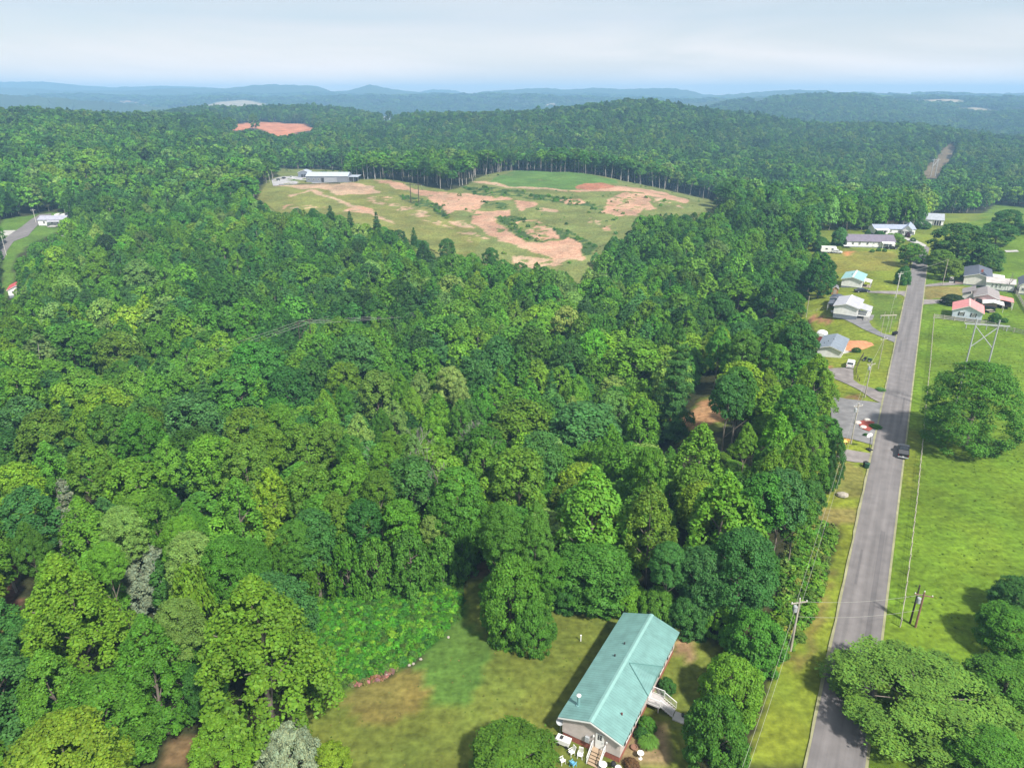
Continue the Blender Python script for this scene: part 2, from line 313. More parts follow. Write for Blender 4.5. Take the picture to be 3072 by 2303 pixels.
# ---------------------------------------------------------------- trees
TINT = {'mid': (.054,.163,.015), 'dark': (.033,.110,.018), 'blue': (.045,.138,.029), 'yel': (.115,.225,.014), 'lime': (.085,.207,.016),
        'olive': (.071,.158,.014), 'pale': (.120,.225,.045), 'grey': (.15,.185,.10), 'vine': (.055,.165,.015), 'maroon': (.05,.012,.02), 'oakg': (.088,.190,.030), 'freshg': (.085,.205,.016)}  # each entry is one even base colour of the leaves
def leaf_mat(name, inst):
    m, n, l, b = new_mat(name)
    if inst:
        oc = n.new('ShaderNodeAttribute'); oc.attribute_type = 'INSTANCER'; oc.attribute_name = 'tint'; csrc = oc.outputs['Color']
    else:
        oc = n.new('ShaderNodeObjectInfo'); csrc = oc.outputs['Color']
    va = n.new('ShaderNodeVertexColor'); va.layer_name = 'lv'
    mx = n.new('ShaderNodeMix'); mx.data_type = 'RGBA'; mx.blend_type = 'MULTIPLY'; mx.inputs[0].default_value = 1
    l.new(csrc, mx.inputs[6]); l.new(va.outputs['Color'], mx.inputs[7]); l.new(mx.outputs[2], b.inputs['Base Color'])
    b.inputs['Roughness'].default_value = .6; b.inputs['Specular IOR Level'].default_value = .18
    tr = n.new('ShaderNodeBsdfTranslucent'); ms = n.new('ShaderNodeMixShader'); ms.inputs[0].default_value = .14
    t2 = n.new('ShaderNodeMix'); t2.data_type = 'RGBA'; t2.blend_type = 'MULTIPLY'; t2.inputs[0].default_value = 1; t2.inputs[7].default_value = (1.4,1.5,.6,1)
    l.new(mx.outputs[2], t2.inputs[6]); l.new(t2.outputs[2], tr.inputs['Color'])
    l.new(b.outputs[0], ms.inputs[1]); l.new(tr.outputs[0], ms.inputs[2]); l.new(ms.outputs[0], n['Material Output'].inputs['Surface'])
    return m
LEAF, LEAFI = leaf_mat('leaves', False), leaf_mat('forest_leaves', True)
BARK = M('bark', (.16,.135,.11), .9, .35, 3.0, bump=.02, streak=(1,1,.15))
def env(kind, s):
    """crown half-width (0..0.5) at height fraction s of the crown"""
    if kind == 'poplar': return .5*np.sin(np.pi*np.clip(s,0,1)**.66)**.6*(1-.18*s)*1.06
    if kind == 'oak': return .5*np.clip(1-(2*np.abs(s-.42)/1.18)**2.6, 0, 1)**.5
    if kind == 'bush': return .5*np.clip(1-(np.abs(s-.38)/.63)**2.2, 0, 1)**.5
    return .5*(1-s)**.8
ASP = {'poplar': 2.1, 'oak': 1.75, 'bush': 1.05, 'pine': 2.3}
def crown_np(kind, seed, n, leaf, L, cb, lob=.16, spread=1.0, irr=.07):
    rs = np.random.RandomState(seed); asp = ASP[kind]
    pos, nor, lv = [], [], []
    if kind == 'pine':
        tiers = int(L); k = 0
        per = n//(tiers*6)
        for t in range(tiers):
            s = (t+.3*rs.rand())/tiers; z = cb+(1-cb)*s; R = .5*(1-s)**.75*(.85+.3*rs.rand())+.03
            nb = 7 if s < .7 else 4
            a0 = rs.rand()*6.28
            for bnum in range(nb):
                a = a0+bnum*6.283/nb+rs.randn()*.25; Rb = R*(.65+.45*rs.rand()); f = rs.rand()*.35+.82
                q = max(6, int(per*(.4+1.2*Rb/.5)))
                tt = rs.rand(q)**.6; r = Rb*(.12+.9*tt); wv = (.035+.10*Rb)*(1.1-.5*tt)
                off = rs.randn(q)*wv
                x = np.cos(a)*r-np.sin(a)*off; y = np.sin(a)*r+np.cos(a)*off
                zz = z+.02*tt-.05*tt**2*(1-s)+rs.randn(q)*.010
                pos.append(np.stack([x,y,zz],1)); d = np.stack([np.cos(a)*.3+rs.randn(q)*.35, np.sin(a)*.3+rs.randn(q)*.35, np.full(q,1.0)],1); nor.append(d); lv.append(f*(.8+.4*rs.rand(q)))
        # leader
        q = n//40; t_ = rs.rand(q); pos.append(np.stack([rs.randn(q)*.02*(1-t_), rs.randn(q)*.02*(1-t_), .93+.07*t_],1)); nor.append(rs.randn(q,3)*.4+[0,0,.6]); lv.append(np.full(q,1.0))
    else:
        i = 0; C, RL = [], []
        while len(C) < L:
            s = (i*.7548777+seed*.37) % 1.0; s = s**.85; a = 6.28318*((i*.5698403+seed*.21) % 1.0)+rs.randn()*.3; i += 1
            R = float(env(kind, s)); rl = lob*(.7+.6*rs.rand())*(.65 if kind == 'poplar' and s > .8 else 1)
            R *= 1+irr*(math.sin(2*a+seed)+.7*math.sin(3*a+2.1*seed+5*s)); rr = max(R-rl*.55, 0)*(.70+.36*rs.rand())*spread
            C.append((rr*math.cos(a), rr*math.sin(a), (cb+(1-cb)*s*.97)*asp-rl*.6)); RL.append(rl)
        C = np.array(C); RL = np.array(RL); q = n//L
        el = 1.15 if kind == 'poplar' else .9
        for c, rl in zip(C, RL):
            f = .80+.4*rs.rand(); m = int(q*(rl/lob)**2)+3
            out = np.array([c[0], c[1], .12+.30*(c[2]/asp-.5)]); out /= (np.linalg.norm(out)+1e-6)
            d = rs.randn(m*2, 3)+out*.9+np.array([0,0,.35]); d /= np.linalg.norm(d, axis=1)[:,None]
            d = d[(d@out > -.25) & (d[:,2] > -.45)][:m]; m_ = len(d)
            sub = 1+.22*np.sin(d[:,0]*9+seed+c[0]*50)*np.sin(d[:,1]*9+c[1]*40)+.12*rs.randn(m_)
            p = c+d*rl*sub[:,None]*np.array([1,1,el])
            if kind == 'poplar': p[:,2] += rl*.45*(1-np.hypot(d[:,0], d[:,1]))
            pos.append(p); nor.append(d+rs.randn(m_,3)*.48+np.array([0,0,.40])); lv.append(f*(.78+.44*rs.rand(m_)))
    pos, nor, lv = np.vstack(pos), np.vstack(nor), np.concatenate(lv)
    if kind == 'pine': pos[:,2] *= asp
    pos[:,2] = np.clip(pos[:,2], .02, 1.05*asp)
    nor /= np.linalg.norm(nor, axis=1)[:,None]; N = len(pos)
    t = rs.randn(N,3); t -= (t*nor).sum(1)[:,None]*nor; t /= np.linalg.norm(t,axis=1)[:,None]; b = np.cross(nor, t)
    sz = leaf*(.65+.7*rs.rand(N))[:,None]
    if kind == 'pine': l1, l2 = sz*.9, sz*.38
    else: l1, l2 = sz*.62, sz*.46
    V = np.stack([pos-t*l1, pos+b*l2-nor*l2*.25, pos+t*l1, pos-b*l2-nor*l2*.25], 1).reshape(-1,3)
    V[:,2] /= asp
    Fq = np.arange(4*N).reshape(N,4)
    c = np.repeat(lv, 4); warm = np.repeat(rs.rand(N), 4)
    colr = np.stack([c*(.92+.25*warm), c, c*(1.05-.25*warm), np.ones_like(c)], 1)
    return V, Fq, colr
def crown_mesh(name, *a, mat=None, **k):
    V, Fq, c = crown_np(*a, **k)
    me = mesh_np(name, V, Fq, mat or LEAF)
    at_ = me.color_attributes.new('lv', 'FLOAT_COLOR', 'POINT'); at_.data.foreach_set('color', c.astype(np.float32).ravel())
    return me
def tube(V, Fq, p0, p1, r0, r1, k=6):
    p0, p1 = Vector(p0), Vector(p1); d = (p1-p0).normalized(); a = d.orthogonal().normalized(); b = d.cross(a); s = len(V)
    for p, r in ((p0, r0), (p1, r1)):
        for i in range(k):
            t = 2*math.pi*i/k; V.append(tuple(p+a*math.cos(t)*r+b*math.sin(t)*r))
    for i in range(k): Fq.append((s+i, s+(i+1) % k, s+k+(i+1) % k, s+k+i))
def trunk_mesh(name, seed, cb, kind):
    rs = random.Random(seed); V, Fq = [], []
    pts = [(rs.uniform(-.01,.01)*i, rs.uniform(-.01,.01)*i, z) for i, z in enumerate((-.03, .12, .3, .5, .7, .9))]
    rad = [.030,.022,.019,.015,.010,.004]
    for i in range(5): tube(V, Fq, pts[i], pts[i+1], rad[i], rad[i+1], 7)
    if kind != 'pine':
        for i in range(8):
            z = max(cb, .15)+.06*i; a = i*2.4+rs.random(); R = .30
            k = min(int(z/.2), 4); tube(V, Fq, (0,0,z), (math.cos(a)*R, math.sin(a)*R, z+.16), .010, .003, 5)
    return mesh_np(name, V, Fq, BARK)
# (kind, leaves, leaf size, lobes, crown base)
def variants(tagname, spec, n, leaf, L, mat):
    out = {}
    for kind, seeds, cb, lob in spec:
        out[kind] = [(crown_mesh('crown', kind, s, n, leaf, L if kind != 'pine' else 15, cb, mat=mat, lob=lob, spread=1.0), trunk_mesh('trunk', s, cb, kind)) for s in seeds]
    return out
SPEC = [('poplar', (1,2,3,21), .14, .105), ('oak', (4,5,6,22), .20, .12), ('pine', (7,8,9), .16, 0), ('bush', (10,11), .02, .14)]
NEAR = variants('near', SPEC, 7500, .043, 85, LEAF)
HERO = variants('hero', [('poplar', (31,32), .06, .085), ('oak', (34,35), .16, .10), ('bush', (36,37,38), .02, .085), ('pine', (39,), .04, 0)], 24000, .026, 170, LEAF)
BIG = {'oak': [(crown_mesh('crown', 'oak', s_, 46000, .0165, 170, .04, mat=LEAF, lob=.095, irr=.13), trunk_mesh('trunk', s_, .14, 'oak')) for s_ in (41, 42)]}
def vine_mesh(seed):
    V, Fq, c = crown_np('bush', seed, 5200, .045, 60, .02, lob=.13); V[:,2] *= 1.0
    me = mesh_np('crown', V, Fq, LEAF); a = me.color_attributes.new('lv','FLOAT_COLOR','POINT'); a.data.foreach_set('color', c.astype(np.float32).ravel()); return me
VINE = [(vine_mesh(s), trunk_mesh('trunk', s, .1, 'oak')) for s in (51,52)]
CROWNH = {'poplar': 2.0, 'oak': 1.55, 'bush': 1.6, 'pine': 3.2, 'vine': 2.4}
TREES = []          # (x, y, z, w, h, kind, tint, lod, hand)
def th(u, v, wpx, kind, tint, h=17.0, lod='near'):
    x, y, z = hit(u, v, h)
    while h > 6 and any(inpoly(np.array([x]), np.array([y]), q)[0] for q in WOPENS): h -= .8; x, y, z = hit(u, v, h)
    zc_ = float(proj(x, y, z+h*.6)[2]); TREES.append([x, y, z, wpx*zc_/F, h, kind, tint, lod, (u, v, wpx)])
def tb(u, vb, vt, wpx, kind, tint, lod='near'):
    """isolated tree: foot seen at (u,vb), tip at vt"""
    x, y, z = hit(u, vb); d = ray(u, vt); top = CAMH+d[2]*y/d[1]; h = max(top-z, 1.5); zc_ = float(proj(x, y, z+h*.6)[2])
    TREES.append([x, y, z, wpx*zc_/F, h, kind, tint, lod, (u, vt, wpx)])
P_, O_, N_, B_, V_ = 'poplar', 'oak', 'pine', 'bush', 'vine'
for a in [(307,1155,140,O_,'yel'),(395,1095,110,P_,'lime'),(232,1215,100,P_,'lime'),(310,1212,125,O_,'mid'),(415,1243,110,O_,'mid'),(110,1230,150,O_,'olive'),(130,1322,125,P_,'mid'),
 (255,1335,150,O_,'olive'),(490,1315,90,P_,'lime'),(620,1305,150,O_,'lime'),(725,1325,130,O_,'olive'),(35,1388,130,O_,'yel'),(60,1465,150,O_,'blue'),(180,1435,130,N_,'grey'),
 (228,1488,155,P_,'lime'),(65,1560,95,P_,'mid'),(350,1520,125,O_,'pale'),(450,1460,110,P_,'mid'),(560,1500,90,P_,'mid'),(530,1550,115,O_,'lime'),(560,1597,150,O_,'pale'),(305,1625,90,O_,'lime'),
 (700,1430,140,P_,'lime'),(670,1610,145,O_,'mid'),(735,1220,140,O_,'olive'),(560,1185,160,O_,'blue'),(700,1100,170,O_,'mid'),(185,1185,60,N_,'blue'),(50,1190,130,O_,'blue'),
 (860,1100,140,O_,'dark'),(1025,1085,110,O_,'olive'),(1125,1110,115,O_,'pale'),(1200,1120,62,P_,'lime'),(1258,1108,75,P_,'pale'),(1350,1098,85,O_,'pale'),(1380,1130,60,P_,'pale'),(968,1165,70,P_,'lime'),
 (1025,1150,62,P_,'mid'),(1235,1160,78,P_,'lime'),(1445,1152,88,P_,'mid'),(1180,1198,82,P_,'pale'),(975,1198,88,P_,'lime'),(1380,1195,72,P_,'mid'),(1070,1235,92,P_,'pale'),(1140,1223,68,P_,'mid'),
 (1293,1235,98,P_,'lime'),(830,1210,88,O_,'lime'),(905,1272,135,O_,'olive'),(985,1266,95,O_,'olive'),(790,1275,110,O_,'olive'),(1240,1300,68,P_,'pale'),(1170,1290,62,O_,'lime'),(1045,1303,72,O_,'mid'),
 (1055,1335,122,P_,'lime'),(1145,1328,84,O_,'lime'),(1448,1310,112,P_,'lime'),(800,1402,150,P_,'yel'),(920,1395,142,O_,'olive'),(1040,1393,122,O_,'olive'),(1130,1410,102,O_,'olive'),(1230,1370,160,O_,'blue'),
 (1195,1498,102,O_,'lime'),(1370,1400,130,O_,'mid'),(930,1530,132,O_,'dark'),(1500,1120,112,P_,'lime'),(1655,1110,62,N_,'blue'),(1735,1122,72,P_,'lime'),(1718,1185,72,P_,'pale'),(1565,1200,180,O_,'olive'),
 (1765,1210,225,O_,'blue'),(1845,1172,90,O_,'pale'),(1930,1190,112,P_,'lime'),(1835,1270,102,P_,'lime'),(1620,1293,122,O_,'blue'),(1555,1345,178,O_,'olive'),(1955,1340,102,O_,'mid'),
 (1610,1500,112,P_,'mid'),(1500,1510,130,O_,'mid'),(2110,1268,165,P_,'lime'),(2010,1625,100,O_,'blue'),(1650,1655,112,O_,'mid'),(2345,1235,130,P_,'yel'),(2245,1265,62,P_,'lime'),
 (2225,1100,112,O_,'mid'),(2195,1120,100,O_,'blue'),(2325,1345,112,P_,'lime'),(2400,1300,90,P_,'lime'),(2360,1405,140,O_,'blue'),(2300,1420,130,O_,'mid'),
 (1915,1018,172,O_,'lime'),(2230,833,150,P_,'lime'),(2330,837,110,O_,'dark'),(2065,930,100,P_,'lime'),(2160,877,92,O_,'dark'),(2240,988,92,O_,'mid'),(2165,973,80,P_,'mid'),
 (2405,962,105,O_,'dark'),(2335,1030,80,O_,'mid'),(2400,1155,120,O_,'mid'),
 (145,493,62,O_,'yel'),(410,778,100,O_,'pale'),(495,775,58,P_,'lime'),(278,758,92,P_,'lime'),(705,750,64,P_,'lime'),(460,965,105,P_,'lime'),(340,993,130,O_,'olive'),(200,978,140,O_,'mid'),(630,720,72,P_,'mid')]: th(*a)
for a in [(1785,1395,222,P_,'lime',19),(1960,1445,160,P_,'olive',18),(2190,1418,235,P_,'lime',19),(1790,1630,235,O_,'mid',12),(2240,1590,200,O_,'blue',15),(2120,1640,150,O_,'blue',12),
 (165,1660,290,P_,'lime',21,'hero'),(115,1945,230,P_,'mid',15,'hero'),(420,1840,235,P_,'mid',18,'hero'),(520,1800,132,O_,'pale',16),(560,1690,150,V_,'lime',16),(600,1990,122,O_,'dark',11),
 (150,2160,310,O_,'yel',14,'hero'),(410,1640,190,B_,'grey',10,'hero'),(145,1655,160,P_,'lime',17),(2045,973,135,N_,'blue',27,'hero'),(355,655,52,N_,'blue',20),(989,616,46,N_,'dark',15),(1047,632,36,N_,'dark',15),(1127,636,42,N_,'dark',15),(1240,682,38,N_,'dark',15),(1340,714,48,O_,'dark',14),(1472,742,48,O_,'dark',14),(2450,1290,90,O_,'lime',13),(2452,1370,84,O_,'mid',12),(2440,1440,90,O_,'dark',11),(2400,1480,110,O_,'mid',12),(1000,1480,110,O_,'olive',16),
 (1020,1565,62,V_,'vine',13),(1245,1590,132,V_,'vine',13),(1200,1655,72,V_,'vine',9),(1295,1545,72,O_,'pale',13),(815,1640,62,V_,'vine',12),(1400,1560,130,O_,'mid',15),(1330,1640,90,O_,'dark',11),(740,1620,110,O_,'mid',14),
 (3085,1750,170,O_,'dark',16,'hero'),(3045,1830,180,O_,'mid',14,'hero'),(3040,2000,230,O_,'mid',14,'hero'),(2990,2200,220,O_,'mid',12,'hero'),(2785,2030,470,O_,'oakg',18,'big'),(960,1480,130,O_,'mid',15),(1080,1500,120,O_,'dark',14),(1330,1480,120,O_,'mid',15),(880,1560,115,O_,'mid',14),(1535,2222,270,O_,'olive',8,'hero')]: th(*a)
for a in [(960,1800,1610,110,V_,'vine','near'),(1050,1790,1600,95,V_,'vine','near'),(1135,1780,1610,110,V_,'mid','near'),(1235,1775,1600,130,V_,'vine','near'),(1330,1752,1605,100,V_,'mid','near'),(1392,1718,1560,90,V_,'vine','near'),(830,2215,1725,385,P_,'freshg','hero'),(2893,1340,1085,272,O_,'mid','big'),(1535,1895,1675,195,B_,'mid','hero'),(1600,1945,1800,125,B_,'mid','hero'),(1500,1800,1715,120,B_,'mid','near'),(1610,1812,1730,120,B_,'lime','near'),(1700,1820,1735,115,B_,'dark','near'),(1790,1825,1735,125,B_,'mid','near'),(1880,1835,1745,120,B_,'lime','near'),(1970,1860,1765,125,B_,'mid','near'),(2060,1895,1790,125,B_,'dark','near'),(2140,1880,1775,130,B_,'lime','near'),(2215,1820,1720,130,B_,'mid','near'),(2270,1740,1640,120,B_,'dark','near'),
 (2255,1990,1842,185,B_,'mid','hero'),(2190,2120,1980,190,B_,'lime','hero'),(2135,2290,2102,205,B_,'mid','hero'),(2419,1290,1058,150,P_,'yel','full'),(2487,1480,1292,66,P_,'dark','full'),(2462,1470,1310,70,P_,'mid','full'),
 (2453,893,757,90,P_,'dark','near'),(2398,895,812,72,O_,'blue','near'),(2729,800,729,75,O_,'mid','near'),(2706,852,798,46,B_,'dark','near'),(2680,738,698,56,O_,'lime','near'),(2862,795,668,150,O_,'dark','near'),
 (2952,806,732,95,B_,'dark','near'),(2815,815,748,82,O_,'olive','near'),(2835,838,775,80,O_,'olive','near'),(2985,735,665,95,O_,'dark','near'),(3015,700,628,85,O_,'dark','near'),(2737,655,624,34,O_,'lime','near'),
 (2516,735,683,50,B_,'blue','near'),(2460,752,711,42,B_,'dark','near'),(2395,730,695,55,O_,'dark','near'),(2583,690,617,50,O_,'olive','near'),(2764,686,660,45,B_,'blue','near'),(2636,717,692,36,B_,'dark','near'),
 (2602,708,688,15,B_,'dark','near'),(2722,712,697,14,B_,'maroon','near'),(2738,725,712,15,B_,'dark','near'),(2984,845,832,32,B_,'maroon','near'),(3060,700,670,60,O_,'dark','near'),(880,2330,2178,175,B_,'grey','hero'),(1000,2330,2240,130,B_,'yel','near')]: tb(*a)
# auto fill of the forest, jittered grid, denser near
rs = np.random.RandomState(12)
AX, AY, AH, AWD = [], [], [], []
hx = np.array([t[0] for t in TREES]); hy = np.array([t[1] for t in TREES]); hw = np.array([t[3] for t in TREES])
def band(y0, y1, sp):
    n = []
    for yy in np.arange(y0, y1, sp):
        half = .80*(yy+60)+20; xs = np.arange(-half, half, sp); n.append(np.stack([xs+rs.uniform(-.42,.42,len(xs))*sp, yy+rs.uniform(-.42,.42,len(xs))*sp], 1))
    return np.vstack(n)
pts = np.vstack([band(38, 150, 6.0), band(150, 450, 6.6), band(450, 900, 7.4), band(900, 1500, 9.0), band(1500, 2300, 12.0), band(2300, 3400, 22.0), band(3400, 5000, 40.0)])
px_, py_ = pts[:,0], pts[:,1]; pz_ = Z(px_, py_)
ah = 15.5+3.5*rs.randn(len(px_))*.55+fbm(px_/60, py_/60)*7; ah = np.clip(ah, 9, 22); aw = np.clip(ah*.50*(1+.20*rs.randn(len(ah))), 5, 12)
aw = np.where(py_ > 420, aw*1.12, aw); aw = np.where(py_ > 900, aw*1.2, aw); aw = np.where(py_ > 1500, aw*1.35, aw); aw = np.where(py_ > 2300, aw*1.9, aw); aw = np.where(py_ > 3600, aw*1.7, aw); ah = np.where(py_ > 3600, ah*1.3, ah)
okw = forest_ok_world(px_, py_, WOPENS) | (py_ > 2300); ok = okw.copy()
u0, v0, zc0 = proj(px_, py_, pz_); um, vm, zcm = proj(px_, py_, pz_+ah*.6); ut, vt_, _ = proj(px_, py_, pz_+ah*.93); wpx_ = aw*F/zcm
inf_ = (um > -260) & (um < 3072+420) & (vt_ < 2700); ok &= (um > -260) & (um < 3072+420) & (vt_ < 2700)
for k in KEEP:
    for uu, vv in ((u0, v0-2), (um, vm), (ut, vt_), (um-wpx_*.4, vm), (um+wpx_*.4, vm)): ok &= ~inpoly(uu, vv, k)
# at a wood's edge the trees that would hide the open ground stay small
small = okw & ~ok & inf_ & (py_ < 900); h2, w2 = ah*.42, aw*.62
for k in KEEP:
    uu2, vv2, zz2 = proj(px_, py_, pz_+h2*.9)
    small &= ~inpoly(u0, v0-2, k) & ~inpoly(uu2, vv2+6, k) & ~inpoly(uu2, vv2-1, k)
ah = np.where(small, h2, ah); aw = np.where(small, w2, aw); ok |= small
# right of the road only hand-placed trees close by
ok &= zcm > 68; ok &= ~((px_ > 60) & (py_ < 120))
ok &= ~((py_ < 100) & (px_ > -5) & (px_ < 60)) | ((py_ > 82) & (py_ < 100) & (px_ > -5) & (px_ < 40))
for i in range(len(hx)):
    d = np.hypot(px_-hx[i], py_-hy[i]); ok &= d > (hw[i]*.5+aw*.5)*.52
    hu, hv, hwp = TREES[i][8]; cen = hv+hwp*.55
    near = (py_ < hy[i]-1) & (np.hypot(um-hu, (vt_+4-cen)) < hwp*.5+wpx_*.15) & (py_ < 420)
    ah = np.where(near, ah*.72, ah)
tn = np.array(['lime','mid','dark','blue','olive','yel','pale','mid']); 
_far = py_ > 2300; _fm = fbm(px_/420+3, py_/900+1, 3); ok &= ~(_far & (_fm > .20))
_uu, _vv, _ = proj(px_, py_, pz_)
for k_, _c in FARCLR: ok &= ~(inpoly(_uu, _vv, k_) & (py_ > 1500))
sel = np.where(ok)[0]
clump = fbm(px_/45+40, py_/45+11, 3)
for i in sel:
    r = rs.rand()+clump[i]*1.1
    tint = 'dark' if r < .10 else 'blue' if r < .19 else 'mid' if r < .54 else 'lime' if r < .88 else 'olive' if r < .92 else 'pale' if r < 1.04 else 'yel'
    kr = rs.rand(); pine = clump[i] < -.10
    kind = 'pine' if (kr < (.22 if pine else .03)) else ('poplar' if kr < .55 else 'oak')
    if kind == 'pine': tint = 'blue' if rs.rand() < .6 else 'dark'
    TREES.append([px_[i], py_[i], pz_[i], aw[i], ah[i], kind, tint, 'near', None])
print('trees', len(TREES))
def jit(c, rs_, k=.16):
    f = 1+k*rs_.randn(); return (max(c[0]*f*(1+.10*rs_.randn()), .004), max(c[1]*f, .006), max(c[2]*f*(1+.12*rs_.randn()), .003))
# which 300 of each kind show largest
def size_of(t):
    u, v, z_ = proj(t[0], t[1], t[2]+t[4]*.6); vis = (-80 < u < 3150) and (v < 2380)
    return (t[3]*F/float(z_))*(1 if vis else 0.001) + (1e6 if t[8] else 0)
idx_b = sorted([i for i, t in enumerate(TREES) if t[5] != 'pine'], key=lambda i: -size_of(TREES[i])); idx_p = sorted([i for i, t in enumerate(TREES) if t[5] == 'pine'], key=lambda i: -size_of(TREES[i]))
IND = set(idx_b[:300]) | set(idx_p[:60])
LOOK = {'mid': 'mid green', 'dark': 'dark green', 'blue': 'bluish green', 'yel': 'yellow-green', 'lime': 'light green', 'olive': 'olive green', 'pale': 'pale silvery green', 'grey': 'grey-green', 'vine': 'bright green', 'maroon': 'dark red', 'oakg': 'soft green', 'freshg': 'fresh green'}
SHAPE = {'poplar': 'tapering tree', 'oak': 'round-crowned tree', 'pine': 'tiered pine tree', 'bush': 'dense rounded shrub', 'vine': 'vine-draped tree'}
NAMEK = {'poplar': 'broadleaf_tree', 'oak': 'broadleaf_tree', 'pine': 'pine_tree', 'bush': 'rounded_shrub', 'vine': 'vine_covered_tree'}
def zone_name(u, v):
    if u > 2630 and v > 1600: return 'in the lower right corner'
    if u > 2630 and v > 900: return 'in the pasture'
    if u > 2600: return 'near the far houses'
    if v > 1700 and 1420 < u < 1760: return 'on the lawn'
    if v > 1800 and u >= 2050: return 'beside the teal-roofed house'
    if v > 1700 and u < 1100: return 'left of the lawn'
    if v > 1450 and 1100 <= u < 2050: return 'behind the teal-roofed house'
    if v > 1300 and u >= 2050: return 'bordering the roadside verge'
    if v > 1300 and u < 700: return 'around the half-hidden house'
    if v > 1300: return 'above the vine-covered trees'
    if v > 1050 and u >= 1900: return 'left of the parking area'
    if v > 1050 and u < 800: return 'near the power line'
    if v > 1050: return 'in mid forest'
    if u > 2150: return 'left of the roadside houses'
    if u < 800: return 'by the left-edge road'
    return 'below the bare hillside'
def size_word(h, w): return 'very large' if w > 15 else 'large' if w > 10.5 else 'medium-sized' if w > 6 else 'small'
rsT = np.random.RandomState(5)
info = []
for n_, i in enumerate(sorted(IND)):
    x, y, z, w, h, kind, tint, lod, hand = TREES[i]
    lib = VINE if kind == 'vine' else BIG['oak'] if lod == 'big' else (HERO if ((lod in ('hero', 'full') or (y < 82 and abs(x) < 90)) and kind in HERO) else NEAR)[kind]
    cm, tm = lib[i % len(lib)]
    rz = rsT.rand()*6.28
    e = empty(NAMEK[kind], (x, y, z-.1), rz, None, 'shrub' if kind == 'bush' else 'tree')
    c = bpy.data.objects.new('crown', cm); COL.objects.link(c); c.parent = e; hc = min(h, w*CROWNH[kind]) if lod != 'full' else h*.97; c.scale = (w*.97, w*.97, hc); c.location.z = h-hc
    c.color = (*jit(TINT[tint], rsT, .10 if hand else .16), 1)
    if not (kind == 'bush' and w < 3):
        t = bpy.data.objects.new('trunk', tm); COL.objects.link(t); t.parent = e; t.scale = (w*1.05, w*1.05, h)
    u, v, _ = proj(x, y, z+h*.95)
    base = f"{size_word(h, w)} {LOOK[tint]} {SHAPE[kind]} {zone_name(u, v)}"
    info.append((e, base, float(u), float(v), hand is not None, kind))
from collections import defaultdict
byl = defaultdict(list)
for it in info: byl[it[1]].append(it)
ORD = ['second', 'third', 'fourth', 'fifth', 'sixth', 'seventh', 'eighth', 'ninth', 'tenth', 'eleventh', 'twelfth', 'thirteenth', 'fourteenth', 'fifteenth']
for base, its in byl.items():
    its.sort(key=lambda q: q[2]); n = len(its)
    for k, (e, b_, u, v, hand, kind) in enumerate(its):
        if n == 1: e['label'] = b_
        elif n <= 15: e['label'] = ('leftmost ' if k == 0 else 'rightmost ' if k == n-1 else ORD[k-1]+' from left ')+b_
        else: e['label'] = b_
        e['group'] = ('rounded shrubs' if kind == 'bush' else 'pine trees of the wood' if kind == 'pine' else 'vine-covered trees' if kind == 'vine' else 'broadleaf trees of the wood') if n <= 15 else 'the '+b_.split(' ', 1)[1]+' alike'
